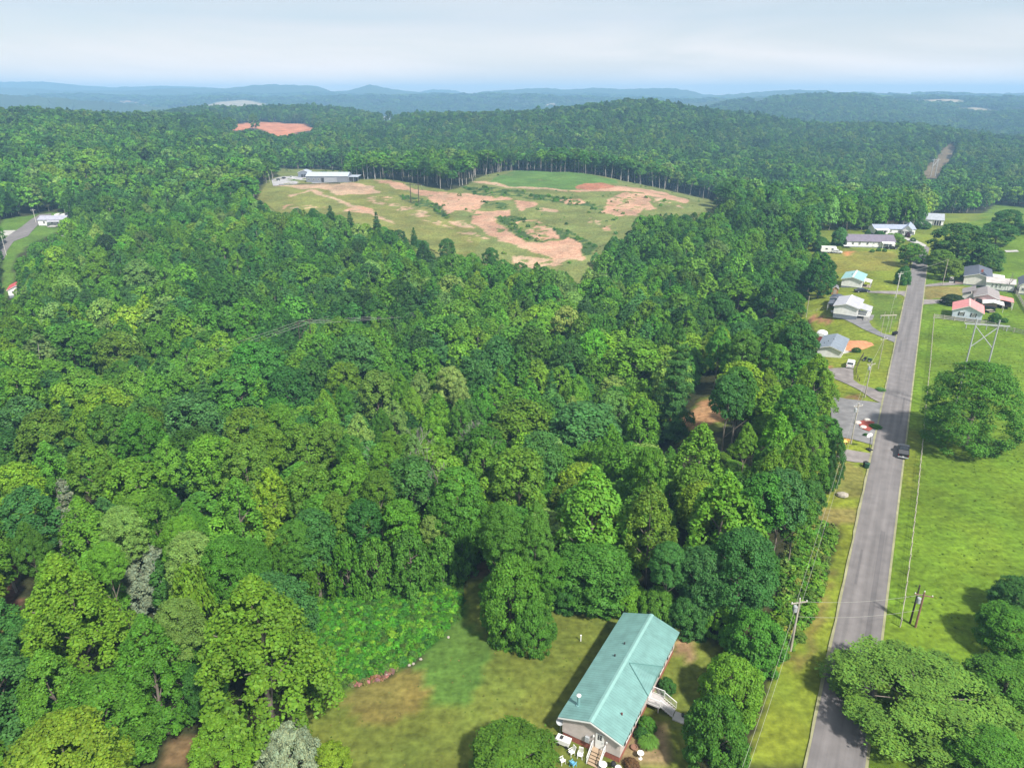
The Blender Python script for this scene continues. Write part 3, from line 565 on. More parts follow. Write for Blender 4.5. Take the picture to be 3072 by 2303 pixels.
# the rest of the forest: past 300 of a kind, one object per kind, instanced
# trees lining the far side of the bare hillside were left with bare trunks when it was cleared
_hp = np.array(WOPENS[0]); _seg = np.vstack([np.linspace(_hp[i], _hp[(i+1) % len(_hp)], 12) for i in range(len(_hp))])
def hcf(t):
    hc = min(t[4], t[3]*1.02*ASP[t[5]])
    if 430 < t[1] < 800 and np.min(np.hypot(_seg[:,0]-t[0], _seg[:,1]-t[1])) < 16: hc = min(hc, t[4]*.50)
    return hc
PALEBARK = M('pale_trunk_bark', (.34,.31,.28), .9, .3, 3.0)
def forest_stuff(name, idxs, kinds, label, seed):
    lib = bpy.data.collections.new(name+'_library'); order = {}
    fs = {'poplar': ((61,62,63,64), .20, .125), 'oak': ((65,66,67,68), .28, .14), 'pine': ((69,70,71), .25, 0)}
    k = 0
    for kd in kinds:
        seeds, cb, lob = fs[kd]; order[kd] = []
        for lv_, (n, lf, L) in enumerate(((3200, .060, 60), (800, .115, 34), (220, .20, 16))):
            for s in seeds[:(4 if lv_ == 0 else 3)]:
                V, Fq, c = crown_np(kd, s+100*lv_, n, lf, L if kd != 'pine' else (13 if lv_ == 0 else 9), cb, lob=lob)
                tV, tF = [], []; tube(tV, tF, (0,0,-1.4), (0,0,.45), .026, .014, 5); tube(tV, tF, (0,0,.45), (0,0,.93), .012, .003, 5)
                tV, tF = np.array(tV), np.array(tF)
                me = mesh_np('forest_tree', np.vstack([V, tV]), np.vstack([Fq, tF+len(V)])); me.materials.append(LEAFI); me.materials.append(PALEBARK)
                mi = np.zeros(len(Fq)+len(tF), np.int32); mi[len(Fq):] = 1; me.polygons.foreach_set('material_index', mi)
                cc_ = np.vstack([c, np.ones((len(tV), 4))]); a = me.color_attributes.new('lv','FLOAT_COLOR','POINT'); a.data.foreach_set('color', cc_.astype(np.float32).ravel())
                ob = bpy.data.objects.new('%s_%02d' % (name, k), me); lib.objects.link(ob); order[kd].append((lv_, k)); k += 1
    rsF = np.random.RandomState(seed); T = [TREES[i] for i in idxs]
    me = bpy.data.meshes.new(name); me.vertices.add(len(T)); me.vertices.foreach_set('co', np.array([[t[0], t[1], t[2]-.2+t[4]-hcf(t)] for t in T], np.float32).ravel())
    sc = np.array([[t[3]*1.02, t[3]*1.02, hcf(t)] for t in T], np.float32); rot = np.zeros((len(T),3), np.float32); rot[:,:2] = rsF.randn(len(T),2)*.07; rot[:,2] = rsF.rand(len(T))*6.28
    ix = np.zeros(len(T), np.int32); tc = np.zeros((len(T),4), np.float32)
    for j, t in enumerate(T):
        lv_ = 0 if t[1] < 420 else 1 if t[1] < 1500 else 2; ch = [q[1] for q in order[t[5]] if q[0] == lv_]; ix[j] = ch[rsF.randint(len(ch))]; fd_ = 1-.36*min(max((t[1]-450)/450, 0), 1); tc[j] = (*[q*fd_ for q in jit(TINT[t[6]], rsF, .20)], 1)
    for nm, ty, arr, key in (('sc','FLOAT_VECTOR',sc,'vector'), ('rt','FLOAT_VECTOR',rot,'vector'), ('ix','INT',ix,'value'), ('tint','FLOAT_COLOR',tc,'color')):
        a = me.attributes.new(nm, ty, 'POINT'); a.data.foreach_set(key, arr.ravel())
    ob = bpy.data.objects.new(name, me); COL.objects.link(ob); tag(ob, label, 'forest', kind='stuff')
    ng = bpy.data.node_groups.new(name+'_nodes', 'GeometryNodeTree'); ng.interface.new_socket('Geometry', in_out='INPUT', socket_type='NodeSocketGeometry'); ng.interface.new_socket('Geometry', in_out='OUTPUT', socket_type='NodeSocketGeometry')
    N, Lk = ng.nodes, ng.links; gi_, go = N.new('NodeGroupInput'), N.new('NodeGroupOutput'); ip = N.new('GeometryNodeInstanceOnPoints'); ci = N.new('GeometryNodeCollectionInfo')
    ci.inputs['Collection'].default_value = lib; ci.inputs['Separate Children'].default_value = True; ci.inputs['Reset Children'].default_value = True
    def na(nm, ty): q = N.new('GeometryNodeInputNamedAttribute'); q.data_type = ty; q.inputs['Name'].default_value = nm; return q.outputs['Attribute']
    Lk.new(gi_.outputs[0], ip.inputs['Points']); Lk.new(ci.outputs[0], ip.inputs['Instance']); ip.inputs['Pick Instance'].default_value = True
    Lk.new(na('ix','INT'), ip.inputs['Instance Index']); Lk.new(na('sc','FLOAT_VECTOR'), ip.inputs['Scale'])
    er = N.new('FunctionNodeEulerToRotation'); Lk.new(na('rt','FLOAT_VECTOR'), er.inputs[0]); Lk.new(er.outputs[0], ip.inputs['Rotation'])
    Lk.new(ip.outputs[0], go.inputs[0]); md = ob.modifiers.new('instances', 'NODES'); md.node_group = ng
    return ob
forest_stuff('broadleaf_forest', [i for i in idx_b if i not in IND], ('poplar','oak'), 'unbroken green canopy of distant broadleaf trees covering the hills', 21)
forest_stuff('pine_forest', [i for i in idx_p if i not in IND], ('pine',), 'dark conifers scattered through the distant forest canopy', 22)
# ---------------------------------------------------------------- bare hillside: fine sheet over the terrain
def fine_sheet(name, poly, sp, off, base, zones, seed=0, warp=4.0):
    wp = np.array(wpoly(poly)); x0, y0 = wp.min(0)-5; x1, y1 = wp.max(0)+5
    nx, ny = int((x1-x0)/sp)+1, int((y1-y0)/sp)+1
    X, Y = np.meshgrid(x0+np.arange(nx)*sp, y0+np.arange(ny)*sp); X, Y = X.ravel(), Y.ravel()
    inside = inpoly(X, Y, wp.tolist()).reshape(ny, nx)
    c = np.tile(np.array(base), (len(X),1)); zid = np.zeros(len(X), int)
    wx = X+fbm(X/14+seed, Y/14)*warp*2; wy = Y+fbm(X/14, Y/14+7+seed)*warp*2; sp_ = fbm(X/5.5+31, Y/5.5+seed, 4)+.5; sp2 = fbm(X/2.2+3, Y/2.2+seed, 2)+.5
    for k, (pz, colr, frac) in enumerate(zones):
        m = inpoly(wx, wy, wpoly(pz))
        if frac < 1: m &= (sp_*.6+sp2*.4) < (.5+(frac-.5)*.55)
        c[m] = colr; zid[m] = k+1
    q = inside[:-1,:-1] & inside[1:,:-1] & inside[:-1,1:] & inside[1:,1:]
    jj, ii = np.where(q); b = jj*nx+ii; Fq = np.stack([b, b+1, b+nx+1, b+nx], 1)
    used, inv = np.unique(Fq, return_inverse=True)
    me = mesh_np(name, np.stack([X, Y, Z(X, Y)+off+.7*fbm(X/7, Y/7)+1.2*fbm(X/25, Y/25)*(sp_ > 0)], 1)[used], inv.reshape(-1,4), GMAT, True)
    a = me.color_attributes.new('col','FLOAT_COLOR','POINT'); a.data.foreach_set('color', np.hstack([c, np.ones((len(c),1))])[used].astype(np.float32).ravel())
    o = bpy.data.objects.new(name, me); COL.objects.link(o); o['kind'] = 'structure'
    return X[used], Y[used], zid[used]
PK = (.31,.205,.138); PT = (.30,.225,.15); DK = (.035,.07,.018); YG = (.125,.145,.038)
hz = [(zl((0,120),(1200,120),(1700,330),(2100,600),(1900,900),(0,700)), YG, 1), (zl((1200,330),(1700,420),(2050,560),(2000,640),(1500,520),(1200,420)), (.13,.145,.04), .7),
 (zc((950,750),(1200,675),(1500,690),(1780,740),(1800,760),(1500,795),(1300,800),(1000,780)), (.065,.135,.03), 1),
 (zl((330,165),(620,150),(1000,135),(1130,160),(1190,190),(1220,215),(1130,235),(850,240),(760,200),(640,185),(560,190),(450,170)), PT, .95),
 (zl((640,190),(760,230),(900,290),(1050,340),(1150,370),(1230,420),(1330,465),(1320,482),(1200,434),(1140,398),(1030,354),(890,309),(740,244),(620,204)), PT, 1),
 (zl((640,200),(580,222),(540,240),(450,262),(450,240),(530,228),(600,198)), PT, .9), (zl((400,340),(440,320),(480,315),(440,345),(400,360)), PK, 1),
 (zl((480,345),(640,330),(770,335),(620,360),(500,365)), PT, .6), (zl((930,345),(1060,335),(1150,360),(1150,400),(1040,388),(930,368)), PK, .85), (zl((870,420),(930,440),(930,470),(890,470)), PK, .9),
 (zl((1070,270),(1300,250),(1500,330),(1650,420),(1600,450),(1420,390),(1200,310)), PT, .38), (zl((1400,360),(1600,420),(1900,530),(2050,620),(2000,640),(1850,550),(1600,440)), PT, .36),
 (zc((200,738),(330,742),(470,795),(700,815),(1050,845),(1090,865),(960,880),(900,910),(870,950),(760,940),(680,960),(620,910),(560,855),(430,805),(350,790)), PK, .82),
 (zl((1380,240),(1480,250),(1640,300),(1780,390),(1800,440),(1700,410),(1560,340),(1440,290)), DK, .62), (zc((760,770),(1300,826),(1700,900),(1680,940),(1400,885),(1200,855),(850,830)), DK, .60),
 (zc((900,880),(1090,895),(1090,935),(920,905)), DK, .5), (zc((720,1000),(820,1000),(860,1050),(780,1050)), PT, .6),
 (zc((1020,970),(1060,955),(1500,1070),(1650,1170),(1600,1225),(1500,1180),(1400,1110),(1300,1155),(1130,1110)), DK, .66),
 (zc((880,940),(1090,930),(1105,975),(1025,978),(1035,1030),(1130,1105),(1220,1145),(1320,1152),(1400,1130),(1460,1100),(1520,1140),(1590,1250),(1560,1262),(1380,1275),(1350,1240),(1200,1185),(1050,1135),(950,1085),(870,1020)), PK, 1),
 (zc((1130,1010),(1250,995),(1400,1060),(1400,1110),(1310,1140),(1200,1075)), PK, .66), (zc((1110,870),(1240,880),(1250,905),(1180,942),(1140,915)), PK, .9),
 (zc((1480,800),(1700,788),(1800,775),(1950,795),(2100,820),(2240,865),(2250,890),(2050,856),(1985,845),(2030,925),(1985,940),(1955,870),(1955,820),(1700,808),(1480,810)), PK, 1),
 (zc((1740,860),(1850,820),(1960,830),(1985,900),(1920,965),(1780,970),(1680,945),(1740,900)), PK, .72), (zc((1420,870),(1560,860),(1590,890),(1450,900)), PK, .5),
 (zc((1500,790),(1570,765),(1700,755),(1780,775),(1760,795),(1600,797)), (.24,.11,.065), .9), (zc((830,745),(900,745),(1150,780),(1450,800),(1450,812),(1150,792),(900,765)), PT, .9),
 (zc((2000,840),(2200,890),(2230,930),(2050,900)), PT, .4), (zc((1300,915),(1400,930),(1380,950),(1310,940)), PT, .6), (zc((1600,990),(1700,1000),(1690,1025),(1610,1015)), PT, .5), (zc((1700,1030),(1760,1030),(1770,1065),(1710,1070)), PK, .7),
 (zc((1130,1225),(1350,1262),(1420,1298),(1200,1320),(1140,1290)), PT, .66), (zc((1420,1250),(1600,1250),(1480,1270),(1380,1305),(1200,1312),(1200,1300),(1360,1292)), PT, 1),
 (zc((500,920),(560,955),(760,1060),(1000,1120),(1250,1180),(1380,1225),(1300,1240),(1100,1150),(760,1075),(550,975)), PT, .42),
 (zc((-20,862),(60,900),(160,950),(140,958),(50,912),(-30,878)), PT, 1)]
HILLX = HILL[:2]+[(800,540),(800,505),(1045,508),(1050,540)]+HILL[4:]
hx_, hy_, hid = fine_sheet('hillside_soil', HILLX, 1.3, .35, G_HILL, hz, 2, 4.5)
# scrub on the hillside: low bushes nobody could count
def scatter(name, X, Y, wlo, whi, tints, label, cat, seed, mats=None, zoff=0, kindc='bush'):
    lib = bpy.data.collections.new(name+'_library'); rs_ = np.random.RandomState(seed)
    for s in range(3):
        V, Fq, c = crown_np(kindc, 200+seed+s, 260 if wlo < 5 else 1200, .16, 12, .0, lob=.22)
        me = mesh_np(name+'_clump', V, Fq, LEAFI); a = me.color_attributes.new('lv','FLOAT_COLOR','POINT'); a.data.foreach_set('color', c.astype(np.float32).ravel())
        lib.objects.link(bpy.data.objects.new('%s_%d' % (name, s), me))
    n = len(X); me = bpy.data.meshes.new(name); me.vertices.add(n); me.vertices.foreach_set('co', np.stack([X, Y, Z(X, Y)+zoff], 1).astype(np.float32).ravel())
    w = wlo+(whi-wlo)*rs_.rand(n)**1.6; sc = np.stack([w, w, w*(.5+.3*rs_.rand(n))], 1).astype(np.float32); rot = np.zeros((n,3), np.float32); rot[:,2] = rs_.rand(n)*6.28
    tc = np.array([(*jit(tints[rs_.randint(len(tints))], rs_, .2), 1) for _ in range(n)], np.float32)
    for nm, ty, arr, key in (('sc','FLOAT_VECTOR',sc,'vector'), ('rt','FLOAT_VECTOR',rot,'vector'), ('ix','INT',rs_.randint(0,3,n).astype(np.int32),'value'), ('tint','FLOAT_COLOR',tc,'color')):
        a = me.attributes.new(nm, ty, 'POINT'); a.data.foreach_set(key, arr.ravel())
    ob = bpy.data.objects.new(name, me); COL.objects.link(ob); tag(ob, label, cat, kind='stuff')
    ng = bpy.data.node_groups.new(name+'_nodes', 'GeometryNodeTree'); ng.interface.new_socket('Geometry', in_out='INPUT', socket_type='NodeSocketGeometry'); ng.interface.new_socket('Geometry', in_out='OUTPUT', socket_type='NodeSocketGeometry')
    N, Lk = ng.nodes, ng.links; gi_, go = N.new('NodeGroupInput'), N.new('NodeGroupOutput'); ip = N.new('GeometryNodeInstanceOnPoints'); ci = N.new('GeometryNodeCollectionInfo')
    ci.inputs['Collection'].default_value = lib; ci.inputs['Separate Children'].default_value = True; ci.inputs['Reset Children'].default_value = True
    def na(nm, ty): q = N.new('GeometryNodeInputNamedAttribute'); q.data_type = ty; q.inputs['Name'].default_value = nm; return q.outputs['Attribute']
    Lk.new(gi_.outputs[0], ip.inputs['Points']); Lk.new(ci.outputs[0], ip.inputs['Instance']); ip.inputs['Pick Instance'].default_value = True
    Lk.new(na('ix','INT'), ip.inputs['Instance Index']); Lk.new(na('sc','FLOAT_VECTOR'), ip.inputs['Scale'])
    er = N.new('FunctionNodeEulerToRotation'); Lk.new(na('rt','FLOAT_VECTOR'), er.inputs[0]); Lk.new(er.outputs[0], ip.inputs['Rotation'])
    Lk.new(ip.outputs[0], go.inputs[0]); md = ob.modifiers.new('instances', 'NODES'); md.node_group = ng
rsS = np.random.RandomState(8)
dkid = [k+1 for k, z_ in enumerate(hz) if z_[1] == DK]
selS = np.isin(hid, dkid) & (rsS.rand(len(hid)) < .16)
selP = np.isin(hid, [k+1 for k, z_ in enumerate(hz) if z_[1] == PK and z_[2] < 1]) & (rsS.rand(len(hid)) < .008)
selG = (hid == 0) & (rsS.rand(len(hid)) < .006)
ss = selS | selP | selG
scatter('hillside_scrub', hx_[ss]+rsS.rand(ss.sum()), hy_[ss]+rsS.rand(ss.sum()), .7, 2.6, [TINT['mid'], TINT['olive'], TINT['lime'], TINT['dark']], 'low green scrub dotting the bare hillside soil', 'scrub', 4)
def fill_poly(poly, sp, seed):
    wp = np.array(wpoly(poly)); r_ = np.random.RandomState(seed); x0, y0 = wp.min(0); x1, y1 = wp.max(0)
    X, Y = np.meshgrid(np.arange(x0, x1, sp), np.arange(y0, y1, sp)); X = X.ravel()+r_.uniform(-.5,.5,X.size)*sp; Y = Y.ravel()+r_.uniform(-.5,.5,Y.size)*sp
    m = inpoly(X, Y, wp.tolist()); return X[m], Y[m]
X, Y = fill_poly([(985,1790),(1150,1770),(1390,1735),(1378,1850),(1240,1985),(1045,2050),(960,2060),(900,1900)], .42, 1)
scatter('weed_patch', X, Y, .45, 1.15, [(.055,.21,.015), (.045,.17,.012), (.095,.23,.02), (.035,.13,.018), (.05,.12,.02)], 'bright green weeds growing thick behind the lawn edge', 'weeds', 11)
X, Y = fill_poly([(2400,1580),(2500,1575),(2500,1640),(2462,1760),(2415,1890),(2380,1945),(2330,1955),(2330,1830),(2350,1700),(2380,1620)], .8, 2)
scatter('roadside_thicket', X, Y, .9, 2.1, [TINT['lime'], TINT['mid'], TINT['olive'], (.11,.16,.03), (.08,.18,.02)], 'tangled green shrubs and brambles along the roadside verge', 'thicket', 17)

X, Y = fill_poly([(2725,1850),(2770,1400),(2800,1000),(2810,960),(3072,1010),(3072,1700),(2900,1900),(2740,1950)], .6, 5)
_k = (rsS.rand(len(X)) < .22); scatter('pasture_tufts', X[_k], Y[_k], .10, .34, [(.070,.135,.012), (.085,.15,.015), (.11,.18,.02)], 'coarse darker grass tufts scattered over the pasture', 'grass', 37, zoff=-.06)
X, Y = fill_poly([(1480,1930),(1640,1830),(1850,1830),(2040,1890),(2120,1960),(2030,2303),(800,2303),(1000,2110),(1240,2010)], .55, 7)
_k = rsS.rand(len(X)) < .16; scatter('lawn_tufts', X[_k], Y[_k], .08, .22, [(.09,.10,.02), (.06,.11,.015), (.14,.14,.04)], 'small weeds and uneven tufts in the near lawn', 'grass', 43, zoff=-.04)
# ---------------------------------------------------------------- mountains on the horizon
MTN = ground_mat('mountain_woods', .004, .25, 2.0)
def ridge(name, pts, D, depth, colr, seed, rows=15, base_v=300):
    us = np.linspace(pts[0][0], pts[-1][0], 340); vs = np.interp(us, [p[0] for p in pts], [p[1] for p in pts])
    a = (us-CX)/F; bb = -(vs-CY)/F; zt_ = CAMH+(bb*CP-SP)/(bb*SP+CP)*D; x = a/(bb*SP+CP)*D
    s = np.linspace(-1, 1, rows); V = []
    for k in s:
        y = D+k*depth; sp_ = fbm(us/60+seed+k*.8, us*0+k*2.2+seed, 4)
        h = (zt_+60)*(1-abs(k)**1.25)*(1+.55*sp_*min(abs(k)*3,1)) + fbm(us/14, us*0+seed+k*5, 2)*9*(abs(k) < .05) - 60
        V.append(np.stack([x*y/D + sp_*abs(k)*450, np.full_like(x, y)+fbm(us/40, us*0+k*3)*260*abs(k), h], 1))
    n = len(us); g = (np.arange(rows-1)[:,None]*n+np.arange(n-1)[None,:]).ravel()
    me = mesh_np(name, np.vstack(V), np.stack([g, g+1, g+n+1, g+n], 1), MTN, True)
    c = np.tile(np.array([*colr,1.0]), (n*rows,1)); me.color_attributes.new('col','FLOAT_COLOR','POINT').data.foreach_set('color', c.astype(np.float32).ravel())
    o = bpy.data.objects.new(name, me); COL.objects.link(o); o['kind'] = 'structure'
FC = (.028,.050,.018)
ridge('mountain_ridge', [(-400,252),(0,246),(130,245),(230,256),(330,262),(480,258),(620,262),(700,270),(800,285),(900,296)], 6400, 900, FC, 1)
ridge('mountain_ridge', [(1150,296),(1240,281),(1300,268),(1370,272),(1400,284),(1500,296)], 6500, 600, FC, 2)
ridge('mountain_ridge', [(-400,258),(0,263),(60,264),(190,272),(380,272),(530,264),(680,266),(760,256),(820,254),(950,258),(1000,276),(1040,273),(1110,254),(1180,268),(1290,280),(1330,282),(1385,286),(1450,275),(1560,268),(1640,264),(1700,271),(1780,263),(1850,268),(2000,264),(2060,270),(2110,283),(2250,292),(2400,298)], 5300, 1200, FC, 3)
ridge('mountain_ridge', [(2050,298),(2130,287),(2240,279),(2330,271),(2450,270),(2520,277),(2620,277),(2680,283),(2850,284),(2960,281),(3072,279),(3400,278)], 4700, 1000, FC, 4)
ridge('low_hills', [(-400,280),(0,284),(130,290),(260,302),(400,312),(560,330)], 2900, 450, FC, 5)
ridge('low_hills', [(420,330),(500,318),(650,312),(800,307),(950,302),(1024,304),(1200,300),(1400,302),(1600,300),(1800,300),(2100,298),(2300,304),(2400,312)], 3700, 600, FC, 6)
ridge('low_hills', [(2500,318),(2620,304),(2760,300),(2900,305),(3072,300),(3400,300)], 3400, 500, FC, 7)
ridge('low_hills', [(2050,312),(2200,298),(2330,293),(2480,300),(2600,312)], 3000, 400, FC, 8)

# ---------------------------------------------------------------- the air
hb = bpy.data.meshes.new('haze'); x0, x1, y0, y1, z0, z1 = -14000, 14000, -400, 9600, -190, 188
hb.from_pydata([(x0,y0,z0),(x1,y0,z0),(x1,y1,z0),(x0,y1,z0),(x0,y0,z1),(x1,y0,z1),(x1,y1,z1),(x0,y1,z1)], [], [(0,3,2,1),(4,5,6,7),(0,1,5,4),(1,2,6,5),(2,3,7,6),(3,0,4,7)])
hm = bpy.data.materials.new('haze'); hm.use_nodes = True; hn = hm.node_tree.nodes; hn.clear()
ho = hn.new('ShaderNodeOutputMaterial'); hv = hn.new('ShaderNodeVolumePrincipled'); hm.node_tree.links.new(hv.outputs[0], ho.inputs['Volume'])
hv.inputs['Color'].default_value = (.36,.66,1.0,1); hv.inputs['Density'].default_value = 2.5e-4; hv.inputs['Anisotropy'].default_value = 0.0
hb.materials.append(hm); haze = bpy.data.objects.new('haze', hb); COL.objects.link(haze); tag(haze, 'pale blue summer haze over the distant hills', 'haze', kind='stuff')
# ---------------------------------------------------------------- paved surfaces draped on the ground
from mathutils.geometry import delaunay_2d_cdt
def drape(name, poly_px, mat, off=.06, sp=3.0, world_pts=None):
    wp = world_pts or wpoly(poly_px); pts = []
    for i, p in enumerate(wp):
        q = wp[(i+1) % len(wp)]; n = max(1, int(math.dist(p, q)/sp)); pts += [(p[0]+(q[0]-p[0])*k/n, p[1]+(q[1]-p[1])*k/n) for k in range(n)]
    nb = len(pts); a = np.array(pts); x0, y0 = a.min(0); x1, y1 = a.max(0)
    X, Y = np.meshgrid(np.arange(x0+sp*.5, x1, sp), np.arange(y0+sp*.5, y1, sp)); X, Y = X.ravel(), Y.ravel(); m = inpoly(X, Y, pts)
    allp = [Vector(p) for p in pts]+[Vector((x, y)) for x, y in zip(X[m], Y[m])]
    r = delaunay_2d_cdt(allp, [(i, (i+1) % nb) for i in range(nb)], [list(range(nb))], 1, 1e-4)
    xs = np.array([v.x for v in r[0]]); ys = np.array([v.y for v in r[0]]); zs = Z(xs, ys)+off
    me = bpy.data.meshes.new(name); me.from_pydata(list(zip(xs, ys, zs)), [], [list(f) for f in r[2]]); me.materials.append(mat)
    o = bpy.data.objects.new(name, me); COL.objects.link(o); o['kind'] = 'structure'
    return o
def asphalt(name, col, streaks=True):
    m, n, l, b = new_mat(name); ge = n.new('ShaderNodeNewGeometry')
    mp = n.new('ShaderNodeMapping'); mp.inputs['Rotation'].default_value = (0, 0, math.radians(30)); mq = n.new('ShaderNodeMapping'); mq.inputs['Scale'].default_value = (1.0, .03, 1) if streaks else (.5,.5,1); l.new(ge.outputs['Position'], mp.inputs[0]); l.new(mp.outputs[0], mq.inputs[0])
    n1 = n.new('ShaderNodeTexNoise'); n1.inputs['Scale'].default_value = 1.1; n1.inputs['Detail'].default_value = 4; l.new(mq.outputs[0], n1.inputs['Vector'])
    n2 = n.new('ShaderNodeTexNoise'); n2.inputs['Scale'].default_value = .5; n2.inputs['Detail'].default_value = 8; l.new(ge.outputs['Position'], n2.inputs['Vector'])
    r1 = n.new('ShaderNodeMapRange'); r1.inputs['From Min'].default_value = .3; r1.inputs['From Max'].default_value = .7; r1.inputs['To Min'].default_value = .76; r1.inputs['To Max'].default_value = 1.14; l.new(n1.outputs['Fac'], r1.inputs['Value'])
    r2 = n.new('ShaderNodeMapRange'); r2.inputs['From Min'].default_value = .3; r2.inputs['From Max'].default_value = .7; r2.inputs['To Min'].default_value = .86; r2.inputs['To Max'].default_value = 1.12; l.new(n2.outputs['Fac'], r2.inputs['Value'])
    mu = n.new('ShaderNodeMath'); mu.operation = 'MULTIPLY'; l.new(r1.outputs[0], mu.inputs[0]); l.new(r2.outputs[0], mu.inputs[1])
    mx = n.new('ShaderNodeMix'); mx.data_type = 'RGBA'; mx.blend_type = 'MULTIPLY'; mx.inputs[0].default_value = 1; mx.inputs[6].default_value = (*col,1); l.new(mu.outputs[0], mx.inputs[7]); l.new(mx.outputs[2], b.inputs['Base Color'])
    b.inputs['Roughness'].default_value = .9; return m
ROADM = asphalt('worn_asphalt', (.150,.138,.138)); LOTM = asphalt('grey_gravel', (.18,.176,.18), False); DRIVEM = asphalt('pale_gravel', (.20,.178,.172), False); CONCM = asphalt('concrete', (.36,.35,.33), False)
EDGEM = asphalt('pale_edge_gravel', (.24,.235,.13), False)
RL = [(2335,2560),(2407,2303),(2445,2160),(2475,2055),(2507,1925),(2540,1775),(2578,1597),(2598,1490),(2625,1340),(2648,1200),(2672,1070),(2692,990),(2712,900),(2725,842),(2737,800),(2742,783)]
RW = [hit(u, v)[:2] for u, v in RL]
# the road runs straight: fit its left edge as one smooth line and lay the carriageway beside it
ra = np.array(RW); cf = np.polyfit(ra[:,1], ra[:,0], 2)
ysr = np.linspace(30, ra[-1,1], 130); xsr = np.polyval(cf, ysr); tx = np.gradient(xsr, ysr); nl = np.hypot(tx, 1); nxr, nyr = 1/nl, -tx/nl
def strip(name, o0, o1, mat, off, ys0=0, ys1=130, jag=0):
    r_ = np.random.RandomState(3); w0 = o0+jag*r_.randn(130); w1 = o1
    V = []; k = 5
    for i in range(ys0, ys1):
        for j in range(k):
            o = w0[i]*(1-j/(k-1))+w1*j/(k-1) if np.ndim(w0) else o0; V.append((xsr[i]+nxr[i]*o, ysr[i]+nyr[i]*o))
    a = np.array(V); n = ys1-ys0; g = (np.arange(n-1)[:,None]*k+np.arange(k-1)[None,:]).ravel()
    me = mesh_np(name, np.column_stack([a, Z(a[:,0], a[:,1])+off]), np.stack([g, g+1, g+k+1, g+k], 1), mat)
    o = bpy.data.objects.new(name, me); COL.objects.link(o); o['kind'] = 'structure'; return o
RWID = 5.35
strip('road', 0, RWID, ROADM, .16)
strip('road_edge', -.32, .04, EDGEM, .15, jag=.05); strip('road_edge', RWID-.04, RWID+.30, EDGEM, .15, jag=.0)
TARM = asphalt('darker_asphalt', (.115,.106,.108))
for o0_, o1_, i0_, i1_ in ((3.5,4.15,20,34),(1.2,1.5,26,31),(3.9,4.3,52,60),(.9,1.6,74,80)): strip('road_patch', o0_, o1_, TARM, .175, i0_, i1_)
drape('road_far_end', z4((1256,565),(1262,525),(1300,500),(1340,430),(1370,395),(1400,415),(1385,470),(1352,520),(1346,568)), ROADM, .17)
drape('parking_area', z5((545,540),(700,568),(985,602),(1045,575),(1010,850),(955,975),(745,915),(570,880)), LOTM, .14)
drape('driveway', z5((520,305),(690,295),(745,310),(745,400),(800,440),(1030,512),(1060,590),(985,604),(900,560),(800,492),(700,442),(560,382),(520,335)), DRIVEM, .12)
drape('driveway', z5((690,1000),(820,1022),(950,1042),(925,1122),(760,1110),(640,1090),(590,1050)), DRIVEM, .13)
drape('driveway', z4((600,985),(780,975),(880,985),(925,992),(910,1030),(880,1045),(905,1090),(1000,1150),(1145,1180),(1125,1240),(1050,1207),(960,1168),(850,1122),(740,1062),(650,1020)), LOTM, .13)
drape('driveway', z4((860,785),(1000,784),(1215,785),(1200,840),(1150,815),(1000,806),(870,797)), DRIVEM, .13)
drape('driveway', z4((1330,735),(1480,715),(1700,702),(1930,715),(2150,765),(2212,775),(2212,800),(2100,790),(1900,745),(1700,727),(1560,737),(1330,748)), DRIVEM, .13)
drape('driveway', z4((1320,858),(1540,858),(1540,887),(1350,900),(1310,925)), DRIVEM, .13)
drape('footpath', z4((1578,655),(1605,650),(1615,712),(1565,714)), CONCM, .15)
drape('driveway', z4((1140,310),(1180,318),(1290,350),(1372,388),(1372,408),(1355,405),(1260,372),(1160,328)), CONCM, .15)
drape('driveway', z4((2040,435),(2150,432),(2170,447),(2060,452)), CONCM, .15)
drape('road_left', zt(0,600,2.764,[(-60,560),(-60,370),(20,330),(60,305),(180,225),(260,160),(330,120),(430,115),(400,150),(310,215),(235,300),(115,345),(60,420),(40,480)]), ROADM, .17)
drape('side_road', zt(0,600,2.764,[(-60,255),(130,252),(115,292),(20,300),(-60,300)]), CONCM, .09)
drape('building_pad', zl((330,165),(315,110),(420,85),(620,85),(960,85),(985,130),(600,145),(420,160)), asphalt('white_gravel', (.34,.33,.34), False), .45)

